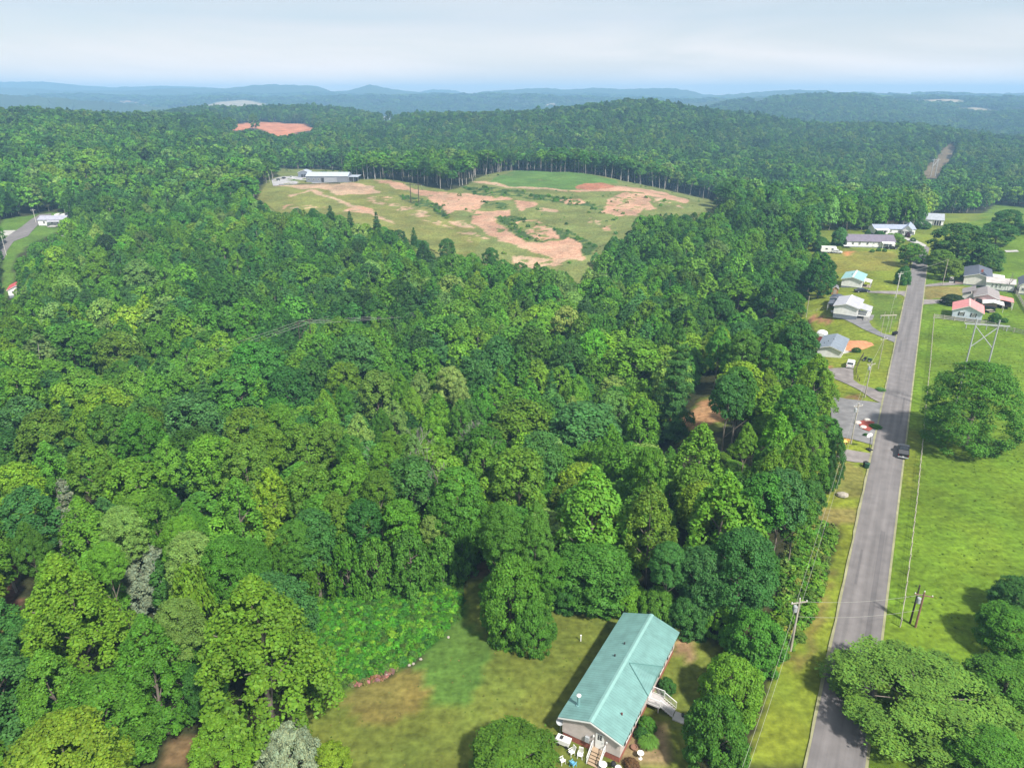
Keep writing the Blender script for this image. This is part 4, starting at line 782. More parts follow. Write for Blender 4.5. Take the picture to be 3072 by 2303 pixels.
# ---------------------------------------------------------------- mesh building helper
class MB:
    def __init__(s): s.v, s.f = [], []
    def box(s, c, d, rz=0.0, taper=1.0):
        k = len(s.v); cr, sr = math.cos(rz), math.sin(rz)
        for z in (-.5, .5):
            t = taper if z > 0 else 1
            for x, y in ((-.5,-.5),(.5,-.5),(.5,.5),(-.5,.5)):
                X, Y = x*d[0]*t, y*d[1]*t; s.v.append((c[0]+X*cr-Y*sr, c[1]+X*sr+Y*cr, c[2]+z*d[2]))
        s.f += [tuple(k+i for i in q) for q in ((0,3,2,1),(4,5,6,7),(0,1,5,4),(1,2,6,5),(2,3,7,6),(3,0,4,7))]; return s
    def bar(s, p0, p1, r, k=6, r1=None):
        V, Fq = [], []; tube(V, Fq, p0, p1, r, r if r1 is None else r1, k); b = len(s.v); s.v += V; s.f += [tuple(b+i for i in q) for q in Fq]
        s.f += [tuple(b+i for i in reversed(range(k))), tuple(b+k+i for i in range(k))]; return s
    def quad(s, *p): k = len(s.v); s.v += [tuple(q) for q in p]; s.f.append(tuple(range(k, k+len(p)))); return s
    def prism(s, prof, axis, a0, a1):
        """profile (2-D points) swept between a0 and a1: axis 'x' profile=(y,z), 'y' profile=(x,z), 'z' profile=(x,y)"""
        k, n = len(s.v), len(prof)
        for a in (a0, a1):
            for p, q in prof: s.v.append((a,p,q) if axis == 'x' else (p,a,q) if axis == 'y' else (p,q,a))
        s.f += [tuple(k+i for i in range(n)), tuple(k+n+i for i in reversed(range(n)))]
        s.f += [(k+i, k+n+i, k+n+(i+1) % n, k+(i+1) % n) for i in range(n)]; return s
    def lathe(s, prof, c=(0,0,0), k=12):
        b = len(s.v)
        for r, z in prof:
            for i in range(k): t = 2*math.pi*i/k; s.v.append((c[0]+r*math.cos(t), c[1]+r*math.sin(t), c[2]+z))
        for j in range(len(prof)-1):
            for i in range(k): s.f.append((b+j*k+i, b+j*k+(i+1) % k, b+(j+1)*k+(i+1) % k, b+(j+1)*k+i))
        s.f.append(tuple(b+i for i in reversed(range(k)))); s.f.append(tuple(b+(len(prof)-1)*k+i for i in range(k))); return s
    def obj(s, name, mat, parent=None, smooth=False, bevel=0):
        me = bpy.data.meshes.new(name); me.from_pydata(s.v, [], s.f); bm = bmesh.new(); bm.from_mesh(me); bmesh.ops.recalc_face_normals(bm, faces=bm.faces[:])
        if bevel:
            try: bmesh.ops.bevel(bm, geom=bm.edges[:], offset=bevel, segments=2, affect='EDGES', profile=.6)
            except Exception: pass
        bm.to_mesh(me); bm.free(); me.materials.append(mat)
        if smooth: me.polygons.foreach_set('use_smooth', np.ones(len(me.polygons), bool))
        o = bpy.data.objects.new(name, me); COL.objects.link(o)
        if parent: o.parent = parent
        return o
def plane_pt(u, v, zz):
    d = ray(u, v); k = (zz-CAMH)/d[2]; return Vector((d[0]*k, d[1]*k, zz))
WHITE = ribbed('white_siding', (.70,.70,.70), .22, 'Z', .6, .01, .90); CREAM = ribbed('cream_siding', (.45,.40,.375), .2, 'Z', .6, .01, .90); TRIM = M('white_trim', (.66,.66,.65), .5, .06)
BRICK = M('brick', (.26,.085,.06), .85, .25, 9, bump=.01); GLASS = M('window_glass', (.02,.025,.03), .08, .1, spec=.9); DARK = M('dark_void', (.03,.03,.032), .7, .2); WOOD = M('weathered_wood', (.30,.25,.20), .85, .2, 6, streak=(1,1,6))
TEAL = ribbed('teal_metal_roof', (.135,.265,.250), .36, 'Y', .45, .04, .70); TEALCAP = M('teal_ridge_metal', (.19,.34,.32), .4, .06)
STEEL = M('galvanised_steel', (.42,.44,.45), .5, .1, 2, .3); POLEM = M('pole_timber', (.34,.31,.26), .85, .2, 3, streak=(1,1,.2)); POLED = M('dark_pole_timber', (.06,.045,.035), .9, .2, 3)
GREY = M('grey_metal', (.32,.34,.36), .5, .08); BLACK = M('black_rubber', (.015,.015,.016), .7, .1); SHUT = M('black_shutter', (.02,.02,.022), .6, .1)
def roofmat(name, col, per=.35, dark=.85): return ribbed(name, col, per, 'Y', .5, .02, dark)
ROADAX = math.radians(-31)
def house(name, label, pL, pR, length, he, rise, wall, roof, oh=.4, found=.5, cat='house', group=None, fmat=None, ridgecap=None, g=None):
    """gabled building; pL/pR: the two eave corners of the gable end that faces the camera, as seen in the photograph"""
    gl = hit((pL[0]+pR[0])/2, (pL[1]+pR[1])/2)[2] if g is None else g
    A_, B_ = plane_pt(*pL, gl+he), plane_pt(*pR, gl+he)
    if name == 'roadside_house' and pL[0] > 2300 and pR[0]-pL[0] > 25:      # these stand square to the road
        dx, dy = math.cos(ROADAX), math.sin(ROADAX); lo, hi = 2.0, 30.0
        for _ in range(40):
            md = (lo+hi)/2; lo, hi = (md, hi) if proj(A_.x+dx*md, A_.y+dy*md, gl+he)[0] < pR[0] else (lo, md)
        B_ = A_+Vector((dx*lo, dy*lo, 0))
    ax = (B_-A_); W = ax.length-2*oh*.8; ang = math.atan2(ax.y, ax.x); mid = (A_+B_)/2
    yx, yy = -math.sin(ang), math.cos(ang)
    base = Vector((mid.x+yx*oh, mid.y+yy*oh, 0)); base.z = float(Z(base.x+yx*length*.5, base.y+yy*length*.5))
    e = empty(name, base, ang, label, cat, group); h = he; w = W/2
    MB().prism([(-w,found),(w,found),(w,h),(0,h+rise),(-w,h)], 'y', 0, length).obj('wall', wall, e)
    MB().box((0,length/2,found/2-.3),(W-.12,length-.12,found+.6)).obj('foundation', fmat or BRICK, e)
    R = MB(); t = .12; ex = w+oh; ez = h-rise*oh/w
    for sgn in (-1, 1): R.prism([(0,h+rise+.03),(sgn*ex,ez+.03),(sgn*ex,ez+.03+t),(0,h+rise+.03+t)], 'y', -oh, length+oh)
    r = R.obj('roof', roof, e)
    if ridgecap: MB().prism([(-.28,h+rise+t-.02),(.28,h+rise+t-.02),(0,h+rise+t+.07)], 'y', -oh-.01, length+oh+.01).obj('ridge_cap', ridgecap, r)
    MB().prism([(-ex,ez-.12),(-ex,ez+.05),(0,h+rise+.06),(ex,ez+.05),(ex,ez-.12),(0,h+rise-.11)], 'y', -oh-.04, -oh+.01).obj('fascia', TRIM, r)
    return e, w, length, h, rise, found
def win(e, x, y, z, w, h, face, shut=False, trim=None, panes=2):
    """window on the near gable ('f'), right ('r') or left ('l') wall"""
    fr, gl, sh = MB(), MB(), MB()
    def bx(mb, cx, cz, ww, hh, d, t=.06):
        if face == 'f': mb.box((cx, y-d, cz), (ww, t, hh))
        else: sgn = 1 if face == 'r' else -1; mb.box((x+sgn*d, cx, cz), (t, ww, hh))
    c = x if face == 'f' else y
    bx(gl, c, z, w, h, .03); 
    for a in (-1, 1): bx(fr, c+a*w/2, z, .08, h+.16, .05); bx(fr, c, z+a*h/2, w+.08, .08, .055)
    bx(fr, c, z, w, .05, .06); bx(fr, c, z, .05, h, .065)
    f = fr.obj('window', trim or TRIM, e); gl.obj('pane', GLASS, f)
    if shut:
        for a in (-1, 1): s = MB(); bx(s, c+a*(w/2+.24), z, .34, h+.1, .05); s.obj('shutter', SHUT, f)
def door(e, x, y, z0, face='f', w=.95, h=2.05, lite=True):
    d, l_ = MB(), MB()
    if face == 'f':
        d.box((x, y-.06, z0+h/2), (w, .07, h)); hh = MB().box((x+w*.38, y-.13, z0+1), (.06,.06,.12))
        for i in range(3):
            for j in range(2): l_.box((x-.13+.26*j, y-.10, z0+1.35+.24*i), (.2,.03,.19))
    else:
        sg = 1 if face == 'r' else -1; d.box((x+sg*.06, y, z0+h/2), (.07, w, h)); hh = MB().box((x+sg*.13, y+w*.38, z0+1), (.06,.06,.12))
        for i in range(3):
            for j in range(2): l_.box((x+sg*.10, y-.13+.26*j, z0+1.35+.24*i), (.03,.2,.19))
    o = d.obj('door', TRIM, e)
    if lite: l_.obj('pane', GLASS, o)
    hh.obj('handle', GREY, o)
def railing(mb, p0, p1, h=.95, n=8, r=.035):
    p0, p1 = Vector(p0), Vector(p1); up = Vector((0,0,h)); mb.bar(p0+up, p1+up, r+.015, 4); mb.bar(p0+up*.15, p1+up*.15, r, 4)
    for i in range(n+1): q = p0.lerp(p1, i/n); mb.bar(q, q+up, r if i in (0,n) else r*.6, 4)

# ---- the teal-roofed home in front
e, w, L, h, rs_, fd = house('mobile_home', 'long cream home with teal metal roof on the near lawn', (1676,2151), (1867,2236), 18.4, 3.15, 1.15, CREAM, TEAL, .38, .85, 'house', ridgecap=TEALCAP, g=0.0)
roof = [c for c in e.children if c.name.startswith('roof')][0]
# shallow cross gable over the side porch
px0, pyc = .5, 9.6
zr = lambda x: h+rs_*(1-abs(x)/w)+.17
g_ = MB(); tipx = w+.42
for sg in (-1, 1):
    g_.quad((px0, pyc, zr(px0)+.02), (tipx, pyc, zr(px0)-.50), (tipx, pyc+sg*2.5, zr(tipx)+.03), (px0+.05, pyc+sg*.05, zr(px0)+.02))
g_.quad((tipx, pyc, zr(px0)-.50), (tipx, pyc-2.5, zr(tipx)+.03), (tipx, pyc-2.5, zr(tipx)-.1), (tipx, pyc+2.5, zr(tipx)-.1), (tipx, pyc+2.5, zr(tipx)+.03))
g_.obj('porch_gable', ribbed('teal_porch_metal', (.135,.265,.250), .3, 'X', .42, .03, .8), roof)
v_ = MB()
for sg in (-1, 1): v_.bar((px0, pyc, zr(px0)+.06), (tipx, pyc+sg*2.5, zr(tipx)+.07), .05, 4)
v_.obj('valley_flashing', M('dark_teal_seam', (.09,.20,.19), .5), roof)
c_ = MB().lathe([(.17,0),(.17,1.35)], (-w+1.05, 1.7, zr(w-1.05)-.1)).lathe([(.28,0),(.28,.1),(.22,.12)], (-w+1.05,1.7,zr(w-1.05)-.1)).obj('chimney_pipe', M('flue_metal', (.20,.36,.36), .4, .1, 2, .4), roof)
MB().lathe([(.24,0),(.26,.12),(.10,.25)], (-w+1.05, 1.7, zr(w-1.05)+1.25)).obj('chimney_cap', TRIM, c_)
for x, y, m_ in ((-1.5,10.2,DARK),(-1.2,12.5,DARK),(2.3,2.8,M('rusty_vent', (.10,.03,.03), .7))): MB().lathe([(.10,0),(.10,.28),(.05,.3)], (x, y, zr(x)-.04), 8).obj('roof_vent', m_, roof)
door(e, 1.05, 0, .9); 
MB().box((-.35,-.12,1.5),(.45,.22,.7)).obj('meter_box', GREY, e); MB().box((.35,-.09,2.3),(.14,.16,.2)).obj('wall_lamp', TRIM, e); MB().box((1.85,-.09,2.2),(.14,.16,.2)).obj('wall_lamp', TRIM, e)
for y in (2.2, 5.0, 13.2, 16.4): win(e, w, y, 2.0, 1.3, 1.15, 'r', True)
for y in (3.0, 7.0, 12.0, 16.0): win(e, -w, y, 2.0, 1.1, 1.1, 'l', False)
door(e, w, 9.2, .9, 'r')
st = MB()
for i in range(5): st.box((1.05, -.5-.28*i, .86-.17*i-.04), (1.25,.30,.06)); st.box((1.05, -.5-.28*i+.12, .86-.17*i-.12), (1.25,.04,.15))
st.box((1.05,-.25,.84),(1.35,.55,.08)); so = st.obj('steps', M('tan_boards', (.34,.25,.17), .85, .2, 8, streak=(1,8,1)), e)
for sg in (-1, 1):
    r_ = MB(); railing(r_, (1.05+sg*.7,-.1,.85), (1.05+sg*.7,-.5,.85), .9, 3); railing(r_, (1.05+sg*.7,-.5,.85), (1.05+sg*.7,-1.75,.02), .9, 6); r_.obj('handrail', TRIM, so)
dk = MB().box((w+.75, 9.2, .82), (1.5,1.8,.1))
for i in range(5): dk.box((w+1.6+.3*i, 9.2, .72-.15*i), (.32,1.3,.06))
for a in (-.8,.8): dk.box((w+1.35, 9.2+a, .4), (.1,.1,.8))
do = dk.obj('porch_deck', M('white_boards', (.36,.34,.34), .8, .15, 5), e)
for sg in (-1, 1):
    r_ = MB(); railing(r_, (w+.1, 9.2+sg*.88,.85), (w+1.5, 9.2+sg*.88,.85), .95, 9, .03); railing(r_, (w+1.5, 9.2+sg*.7,.85), (w+3.0, 9.2+sg*.7,.1), .95, 10, .03); r_.obj('handrail', TRIM, do)
r_ = MB(); railing(r_, (w+1.5,8.35,.85), (w+1.5,8.6,.85), .95, 2, .03); r_.obj('handrail', TRIM, do)
H0 = e
def loc(e, x, y, z=0): # local to world
    c, s = math.cos(e.rotation_euler.z), math.sin(e.rotation_euler.z); X, Y = e.location.x+x*c-y*s, e.location.y+x*s+y*c; return (X, Y, float(Z(X, Y))+z)
def thing(name, label, cat, p, rz=0, group=None): return empty(name, p, rz, label, cat, group)
t = thing('concrete_slab', 'pale concrete slab at the foot of the side porch steps', 'slab', loc(H0, w+3.7, 8.9), H0.rotation_euler.z); MB().box((0,0,.03),(1.3,1.3,.24)).obj('slab', CONCM, t)
t = thing('flower_pot', 'black pot standing on the concrete slab', 'pot', loc(H0, w+4.0, 9.2, .15), 0); MB().lathe([(.14,0),(.2,.3),(.2,.34),(.16,.34)], k=10).obj('pot', BLACK, t)
t = thing('satellite_dish', 'round grey satellite dish on a post by the home corner', 'dish', loc(H0, -w-.35, .3), H0.rotation_euler.z)
MB().bar((0,0,0),(0,0,1.9),.04).obj('post', GREY, t); ds = MB().lathe([(.02,.0),(.2,.03),(.33,.10),(.42,.19),(.40,.19),(.3,.11),(.02,.02)], k=16).obj('dish', GREY, t); ds.location = (0,-.15,2.0); ds.rotation_euler = (math.radians(50),0,.3)
t = thing('plastic_cart', 'white plastic yard cart against the cream gable wall', 'cart', loc(H0, -w+.55, -.75), H0.rotation_euler.z+.05)
MB().prism([(-.75,.25),(.7,.25),(.8,.9),(-.8,.9),(-.95,.6)], 'y', -.4, .4).obj('tub', TRIM, t, bevel=.04); MB().box((-.25,0,.92),(.35,.5,.05)).obj('opening', DARK, t)
for x in (-.5,.5): MB().prism([(x+.2*math.cos(a*.628), .2+.2*math.sin(a*.628)) for a in range(10)], 'y', -.46, -.40).obj('wheel', BLACK, t)
def chair(p, rz, m_, label, group='plastic chairs by the home steps'):
    t = thing('garden_chair', label, 'chair', p, rz, group)
    MB().box((0,0,.42),(.52,.5,.05)).obj('seat', m_, t, bevel=.015)
    b = MB(); 
    for x in (-.2,-.1,0,.1,.2): b.bar((x,.24,.44),(x*1.05,.42,1.0),.028,4)
    b.bar((-.24,.42,1.0),(.24,.42,1.0),.035,5).obj('backrest', m_, t)
    for x in (-.23,.23):
        for y in (-.22,.22): MB().bar((x,y,.42),(x*1.15,y*1.15,0),.03,5).obj('leg', m_, t)
        MB().box((x*1.15,0,.64),(.06,.5,.04)).obj('armrest', m_, t)
WP = M('white_plastic', (.72,.72,.72), .45, .04)
chair(loc(H0,-1.5,-1.5), H0.rotation_euler.z-.5, WP, 'white plastic chair nearest the yard cart'); chair(loc(H0,-.55,-1.35), H0.rotation_euler.z+.2, WP, 'white plastic chair under the meter box'); chair(loc(H0,-1.9,-2.9), H0.rotation_euler.z+2.6, WP, 'white plastic chair farthest out on the grass')
chair(loc(H0,-.75,-2.7), H0.rotation_euler.z+2.9, M('blue_plastic', (.12,.36,.55), .45, .05), 'light blue plastic chair on the grass')
t = thing('round_table', 'white round table beside the gable steps', 'table', loc(H0,2.1,-1.5)); MB().lathe([(.42,0),(.42,.04)], (0,0,.7), 16).obj('tabletop', WP, t); MB().bar((0,0,0),(0,0,.7),.05).obj('leg', WP, t)
t = thing('charcoal_grill', 'black kettle grill by the right gable corner', 'grill', loc(H0,3.0,-.9)); MB().lathe([(.05,.45),(.26,.55),(.3,.72),(.24,.88),(.03,.96)], k=12).obj('kettle', BLACK, t)
for a in (0,2.1,4.2): MB().bar((.12*math.cos(a),.12*math.sin(a),.5),(.3*math.cos(a),.3*math.sin(a),0),.02,4).obj('leg', GREY, t)
t = thing('plant_pot', 'white shallow planter at the right gable corner', 'pot', loc(H0,3.5,-.7)); MB().lathe([(.2,0),(.34,.22),(.34,.26),(.28,.24)], k=12).obj('pot', WP, t)
t = thing('bird_bath', 'white bird bath on the worn grass beside the home', 'bird bath', loc(H0,w+1.7,1.7)); MB().lathe([(.22,0),(.08,.12),(.07,.6),(.15,.66)], k=10).obj('pedestal', WP, t); MB().lathe([(.1,.62),(.34,.74),(.36,.8),(.3,.78),(.05,.70)], k=14).obj('basin', WP, t)
t = thing('stone_planter', 'round brown planter near the ornamental grass', 'planter', loc(H0,w+.7,2.5)); MB().lathe([(.3,0),(.38,.3),(.30,.32),(.28,.2)], k=12).obj('planter', M('clay', (.22,.12,.08), .8, .2), t)
t = thing('marker_post', 'short white post standing on the open lawn', 'post', hit(1742,1922)); MB().bar((0,0,0),(0,0,.9),.07,8).lathe([(.11,0),(.11,.05)], (0,0,.9), 8).obj('post', WP, t)
# planting round the home
def bush(p, w_, h_, tint, label, name='shrub', seed=0, grp='low shrubs along the home'):
    t = thing(name, label, 'shrub', p, 1.3*seed, grp); c = bpy.data.objects.new('foliage', HERO['bush'][seed % 3][0]); COL.objects.link(c); c.parent = t; c.scale = (w_, w_, h_); c.color = (*tint, 1)
bush(loc(H0, w+1.2, 12.0), 2.1, 1.7, TINT['dark'], 'dark shrub above the side porch steps', seed=0); bush(loc(H0, w+1.0, 5.6), 2.0, 1.5, TINT['mid'], 'mid green shrub below the side porch', seed=1); bush(loc(H0, w+.9, 4.3), 1.5, 1.3, TINT['dark'], 'small dark shrub behind the ornamental grass', seed=2)
bush(loc(H0, w+1.3, .2), 1.5, 1.0, (.12,.07,.035), 'brownish low shrub at the right gable corner', seed=1)
def grass_tuft(p, w_, h_, tint, label, n=900):
    t = thing('ornamental_grass', label, 'grass tuft', p); r = np.random.RandomState(4); a = r.rand(n)*6.28; rr = w_/2*r.rand(n)**.6; hh = h_*(1-.45*(rr/w_*2)**2)*(.8+.3*r.rand(n)); wd = .035
    b = np.stack([np.cos(a)*rr*.25, np.sin(a)*rr*.25, 0*a],1); m_ = np.stack([np.cos(a)*rr*.7, np.sin(a)*rr*.7, hh],1); tp = np.stack([np.cos(a)*rr*1.1, np.sin(a)*rr*1.1, hh*.75],1); s = np.stack([-np.sin(a), np.cos(a), 0*a],1)*wd
    V = np.stack([b-s, b+s, m_+s, m_-s, tp+s*.2, tp-s*.2],1).reshape(-1,3); k = np.arange(n)*6; Fq = np.concatenate([np.stack([k,k+1,k+2,k+3],1), np.stack([k+3,k+2,k+4,k+5],1)])
    me = mesh_np('blades', V, Fq, LEAF); at_ = me.color_attributes.new('lv','FLOAT_COLOR','POINT'); at_.data.foreach_set('color', np.tile([1.0,1.0,1.0,1.0], len(V)).astype(np.float32))
    o = bpy.data.objects.new('blades', me); COL.objects.link(o); o.parent = t; o.color = (*tint, 1)
grass_tuft(loc(H0, w+1.9, 3.6), 2.3, 1.4, (.10,.22,.03), 'fountain-like tuft of grass beside the home')
# stones along the weed patch edge
rsq = np.random.RandomState(6)
for i, (u, v) in enumerate([(1262,1978),(1240,1992),(1228,1996),(1345,1912),(1160,2025),(1058,2052)]):
    t = thing('field_stone', 'pale fieldstone at the border of the weed patch, %s' % ('larger and farther right','beside the largest one','in the middle of the row','near the grass path','at the pinkish flowers','leftmost by the big tree')[i], 'stone', hit(u, v), rsq.rand()*3, 'stones edging the weed patch')
    V, Fq = [], []; m_ = MB().lathe([(.2,0),(.32,.12),(.26,.28),(.08,.36)], k=7); m_.v = [(x*(.5+.3*rsq.rand()), y*(.5+.3*rsq.rand()), z*.6) for x, y, z in m_.v]; m_.obj('stone', M('fieldstone', (.30,.27,.23), .9, .2), t)
X, Y = fill_poly([(1120,2028),(1195,2000),(1200,2012),(1130,2050),(1080,2062),(1050,2060),(1060,2045)], .35, 6)
scatter('pink_groundcover', X, Y, .3, .7, [(.26,.13,.13), (.20,.12,.08), (.12,.13,.04)], 'pinkish low plants at the weed patch border', 'groundcover', 31)
# ---------------------------------------------------------------- houses along the road
SLATE = roofmat('slate_blue_shingles', (.17,.20,.24), .35, .9); LGREY = roofmat('pale_grey_roof', (.36,.36,.40), .5, .88); PURP = roofmat('purple_grey_shingles', (.15,.13,.17), .35, .9); BLUEG = roofmat('blue_grey_roof', (.27,.31,.40), .4, .9)
NAVY = roofmat('charcoal_shingles', (.085,.095,.13), .35, .9); TAUPE = roofmat('taupe_shingles', (.25,.22,.215), .35, .9); PINK = roofmat('faded_red_metal', (.60,.22,.21), .45, .88); AQUA = roofmat('aqua_metal_roof', (.22,.40,.40), .45, .85); BROWNR = roofmat('brown_shingles', (.11,.085,.085), .35, .9)
LBLUE = ribbed('pale_blue_siding', (.50,.56,.62), .2, 'Z', .6, .01, .9); BUFF = ribbed('buff_siding', (.64,.61,.57), .2, 'Z', .6, .01, .9); FNDG = M('grey_block', (.16,.18,.22), .9, .12); REDW = M('red_barn_wood', (.22,.05,.04), .8, .2)
_4 = lambda x, y: z4((x, y))[0]; _5 = lambda x, y: z5((x, y))[0]; _9 = lambda x, y: z9((x, y))[0]
def lean(e, x0, x1, y0, y1, zh, zl, mat, name='porch_roof', posts=True, side='r', w=0):
    """lean-to roof on posts beside a wall (local coordinates)"""
    o = MB().prism([(x0,zh),(x1,zl),(x1,zl+.12),(x0,zh+.12)], 'y', y0, y1).obj(name, mat, e)
    if posts:
        for y in (y0+.15, (y0+y1)/2, y1-.15): MB().box((x1-.15*(1 if x1 > x0 else -1), y, zl/2), (.14,.14,zl)).obj('post', TRIM, o)
    return o
e, w, L, h, rs_, fd = house('roadside_house', 'white house with slate-grey roof beside the orange soil mound', (2449,1046), (2528,1067), 12, 3.0, .95, WHITE, SLATE, fmat=FNDG)
for y in (2,4.5,10.5): win(e, w, y, 1.9, 1.1, 1.1, 'r', True)
door(e, w, 8, .55, 'r'); MB().box((w+.9,7.6,.45),(1.8,3.4,.14)).obj('porch_deck', CONCM, e); MB().box((-w+1.0,-.5,.35),(.8,.7,.7)).obj('heat_pump', GREY, e); MB().box((w-.9,-.35,.35),(.8,.6,.7)).obj('utility_box', BLACK, e)
rf = [c for c in e.children if c.name.startswith('roof')][0]
for x, y in ((-1.2,5),(.0,6),(-2,3.4)): MB().lathe([(.1,0),(.1,.25)], (x,y,h+rs_*(1-abs(x)/w)+.1), 8).obj('roof_vent', DARK, rf)
H1 = e
e, w, L, h, rs_, fd = house('roadside_house', 'white house with pale grey roof and a white side porch', _4(575,890), _4(800,930), 12.2, 3.5, .95, WHITE, LGREY, fmat=FNDG, found=.8, ridgecap=TRIM)
rf2 = lean(e, w-.2, w+3.6, .8, 8.0, h-.1, h-.9, LGREY, posts=True); MB().box((w+1.8,4.4,.9),(3.4,7.0,.2)).obj('porch_deck', TRIM, e)
rr = MB(); railing(rr, (w+3.4,1,1), (w+3.4,7.9,1), .9, 14, .03); railing(rr, (w+.2,1,1), (w+3.4,1,1), .9, 7, .03); rr.obj('railing', TRIM, e); door(e, w, 4, 1, 'r')
for y in (2,6.5,11): win(e, w, y, 2.3, 1.0, 1.1, 'r')
sd = MB()
for i in range(5): sd.box((w+2.6, .55-.28*i, .8-.17*i), (1.2,.3,.1))
sd.obj('steps', CONCM, e); lean(e, -w+.05, -w-2.8, 6, 12, 2.6, 2.2, M('dark_awning', (.10,.11,.14), .5), 'carport_roof'); H2 = e
e, w, L, h, rs_, fd = house('roadside_house', 'small white house with aqua metal roof above the dark sedan', (2523,838), (2590,846.5), 12, 3.1, 1.0, WHITE, AQUA, fmat=FNDG, ridgecap=TRIM)
lean(e, w-.1, w+2.8, 1.5, 6.5, h-.2, h-.75, TRIM); MB().box((w+1.4,4,.5),(2.8,4.8,.15)).obj('porch_deck', WOOD, e); rr = MB(); railing(rr, (w+2.7,1.7,.55), (w+2.7,6.3,.55), .9, 10, .03); rr.obj('railing', BLACK, e); door(e, w, 4, .6, 'r')
for y in (2,9.5): win(e, w, y, 1.9, 1.0, 1.1, 'r')
rf = [c for c in e.children if c.name.startswith('roof')][0]
for x, y in ((-.8,4),(-.9,6)): MB().lathe([(.1,0),(.1,.3)], (x,y,h+rs_*(1-abs(x)/w)+.1), 8).obj('roof_vent', DARK, rf)
H3 = e
def long_house(name, label, c_px, length, width, he, rise, rot, wall, roof, **k):
    """house seen side-on: c_px is the middle of its near wall's foot"""
    x, y, z = hit(*c_px); e = empty(name, (x, y, z), rot, label, 'house'); w = width/2; l2 = length/2
    MB().prism([(0,.4),(width,.4),(width,he),(w,he+rise),(0,he)], 'x', -l2, l2).obj('wall', wall, e)
    MB().box((0,w,.1),(length-.1,width-.1,.8)).obj('foundation', FNDG, e); R = MB(); ez = he-rise*.4/w
    R.prism([(w,he+rise+.03),(-.4,ez+.03),(-.4,ez+.16),(w,he+rise+.16)], 'x', -l2-.35, l2+.35); R.prism([(w,he+rise+.03),(width+.4,ez+.03),(width+.4,ez+.16),(w,he+rise+.16)], 'x', -l2-.35, l2+.35); R.obj('roof', roof, e)
    return e, w, l2
def fwin(e, x, z, w=1.0, h=1.0, y=0): win(e, x, y, z, w, h, 'f')
ribX = lambda n, c: ribbed(n, c, .35, 'X', .5, .02, .9)
e, w, l2 = long_house('roadside_house', 'long white house with purple-grey roof beyond the tall grass', z4((890,410))[0], 21, 9, 2.9, 2.3, math.radians(-7), WHITE, ribX('purple_roof', (.15,.13,.17)))
for x in (-8,-5,-1.5,3.5): fwin(e, x, 1.9, .9, 1.1)
door(e, 1.2, 0, .5); MB().box((6.5,-.03,2.0),(2.6,.1,1.0)).obj('garage_recess', DARK, e); MB().prism([(-1.9,2.3),(0,2.9),(0,3.0),(-1.9,2.4)], 'x', 4.5, 10).obj('porch_roof', TRIM, e)
for x in (4.7,7.2,9.8): MB().box((x,-1.8,1.2),(.14,.14,2.4)).obj('post', TRIM, e)
MB().box((-10.5,-1.2,.9),(3.5,2.4,.14)).obj('porch_deck', TRIM, e)
e, w, l2 = long_house('roadside_house', 'long white house with flat-roofed porch behind the small lawn tree', z4((1095,300))[0], 20, 8, 3.0, 1.5, math.radians(-4), WHITE, ribX('bluish_porch_roof', (.27,.30,.38)))
for x in (-4,-2,2,5): fwin(e, x, 1.9, .9, 1.1)
MB().prism([(-3.2,2.7),(0,3.0),(0,3.1),(-3.2,2.8)], 'x', -10, -3.5).obj('porch_roof', TRIM, e); MB().box((-6.8,-.05,1.7),(5,.1,1.8)).obj('screen_opening', DARK, e)
for x in (-9.8,-6.7,-3.7): MB().box((x,-3.0,1.4),(.15,.15,2.8)).obj('post', TRIM, e)
e, w, L, h, rs_, fd = house('roadside_house', 'white house with blue hipped-looking roof at the concrete drive', _4(1165,252), _4(1258,262), 14, 3.4, 1.8, WHITE, BLUEG, fmat=FNDG)
for x in (-2.2,.2,2.2): win(e, x, 0, 1.9, 1.0, 1.2, 'f', True)
e, w, l2 = long_house('roadside_house', 'white farmhouse with grey roof farthest along the road', z4((1335,215))[0], 20, 10, 3.2, 2.6, math.radians(-24), WHITE, ribX('grey_roof', (.30,.32,.36)))
for x in (-7,-3,1): fwin(e, x, 1.9, 1.0, 1.1)
MB().box((7,-.04,1.6),(3.6,.1,2.2)).obj('porch_recess', DARK, e)
for x in (5.4,6.6,7.8,9): MB().box((x,-.25,1.6),(.2,.2,2.6)).obj('post', TRIM, e)
e, w, l2 = long_house('outbuilding', 'low white outbuilding in front of the dark pines', z4((1005,222))[0], 13, 5, 2.6, .8, math.radians(-5), BUFF, ribX('off_white_roof', (.50,.46,.46)))
MB().box((-3.6,-.04,1.3),(2.6,.1,1.6)).obj('opening', DARK, e)
e, w, l2 = long_house('outbuilding', 'tan outbuilding beside the low white outbuilding', z4((1075,232))[0], 6, 5, 3.0, .8, math.radians(-5), M('tan_panel', (.45,.33,.22), .8, .15), ribX('tan_roof', (.42,.33,.25)))
MB().box((0,-.04,1.2),(1.6,.1,1.9)).obj('door', TRIM, e)
e, w, L, h, rs_, fd = house('roadside_house', 'large pale house with charcoal roof behind the maroon car', _9(740,515), _9(1320,580), 17, 3.5, 1.25, BUFF, NAVY, fmat=FNDG)
rf = [c for c in e.children if c.name.startswith('roof')][0]; MB().box((1.0,4.5,h+rs_+.2),(.7,.7,1.2)).obj('chimney', BRICK, rf)
MB().prism([(-1.2,0),(1.2,0),(0,.9)], 'y', -.4, 1.0).obj('dormer', NAVY, rf).location = (1.4,0,h+1.1); MB().box((-w-1.3,2,.5),(2.6,4,.16)).obj('porch_deck', M('tan_deck', (.45,.33,.27), .85), e)
H7 = e
lean(e, w+.1, w+4.5, 8, 13, 2.6, 2.4, TRIM, 'awning')
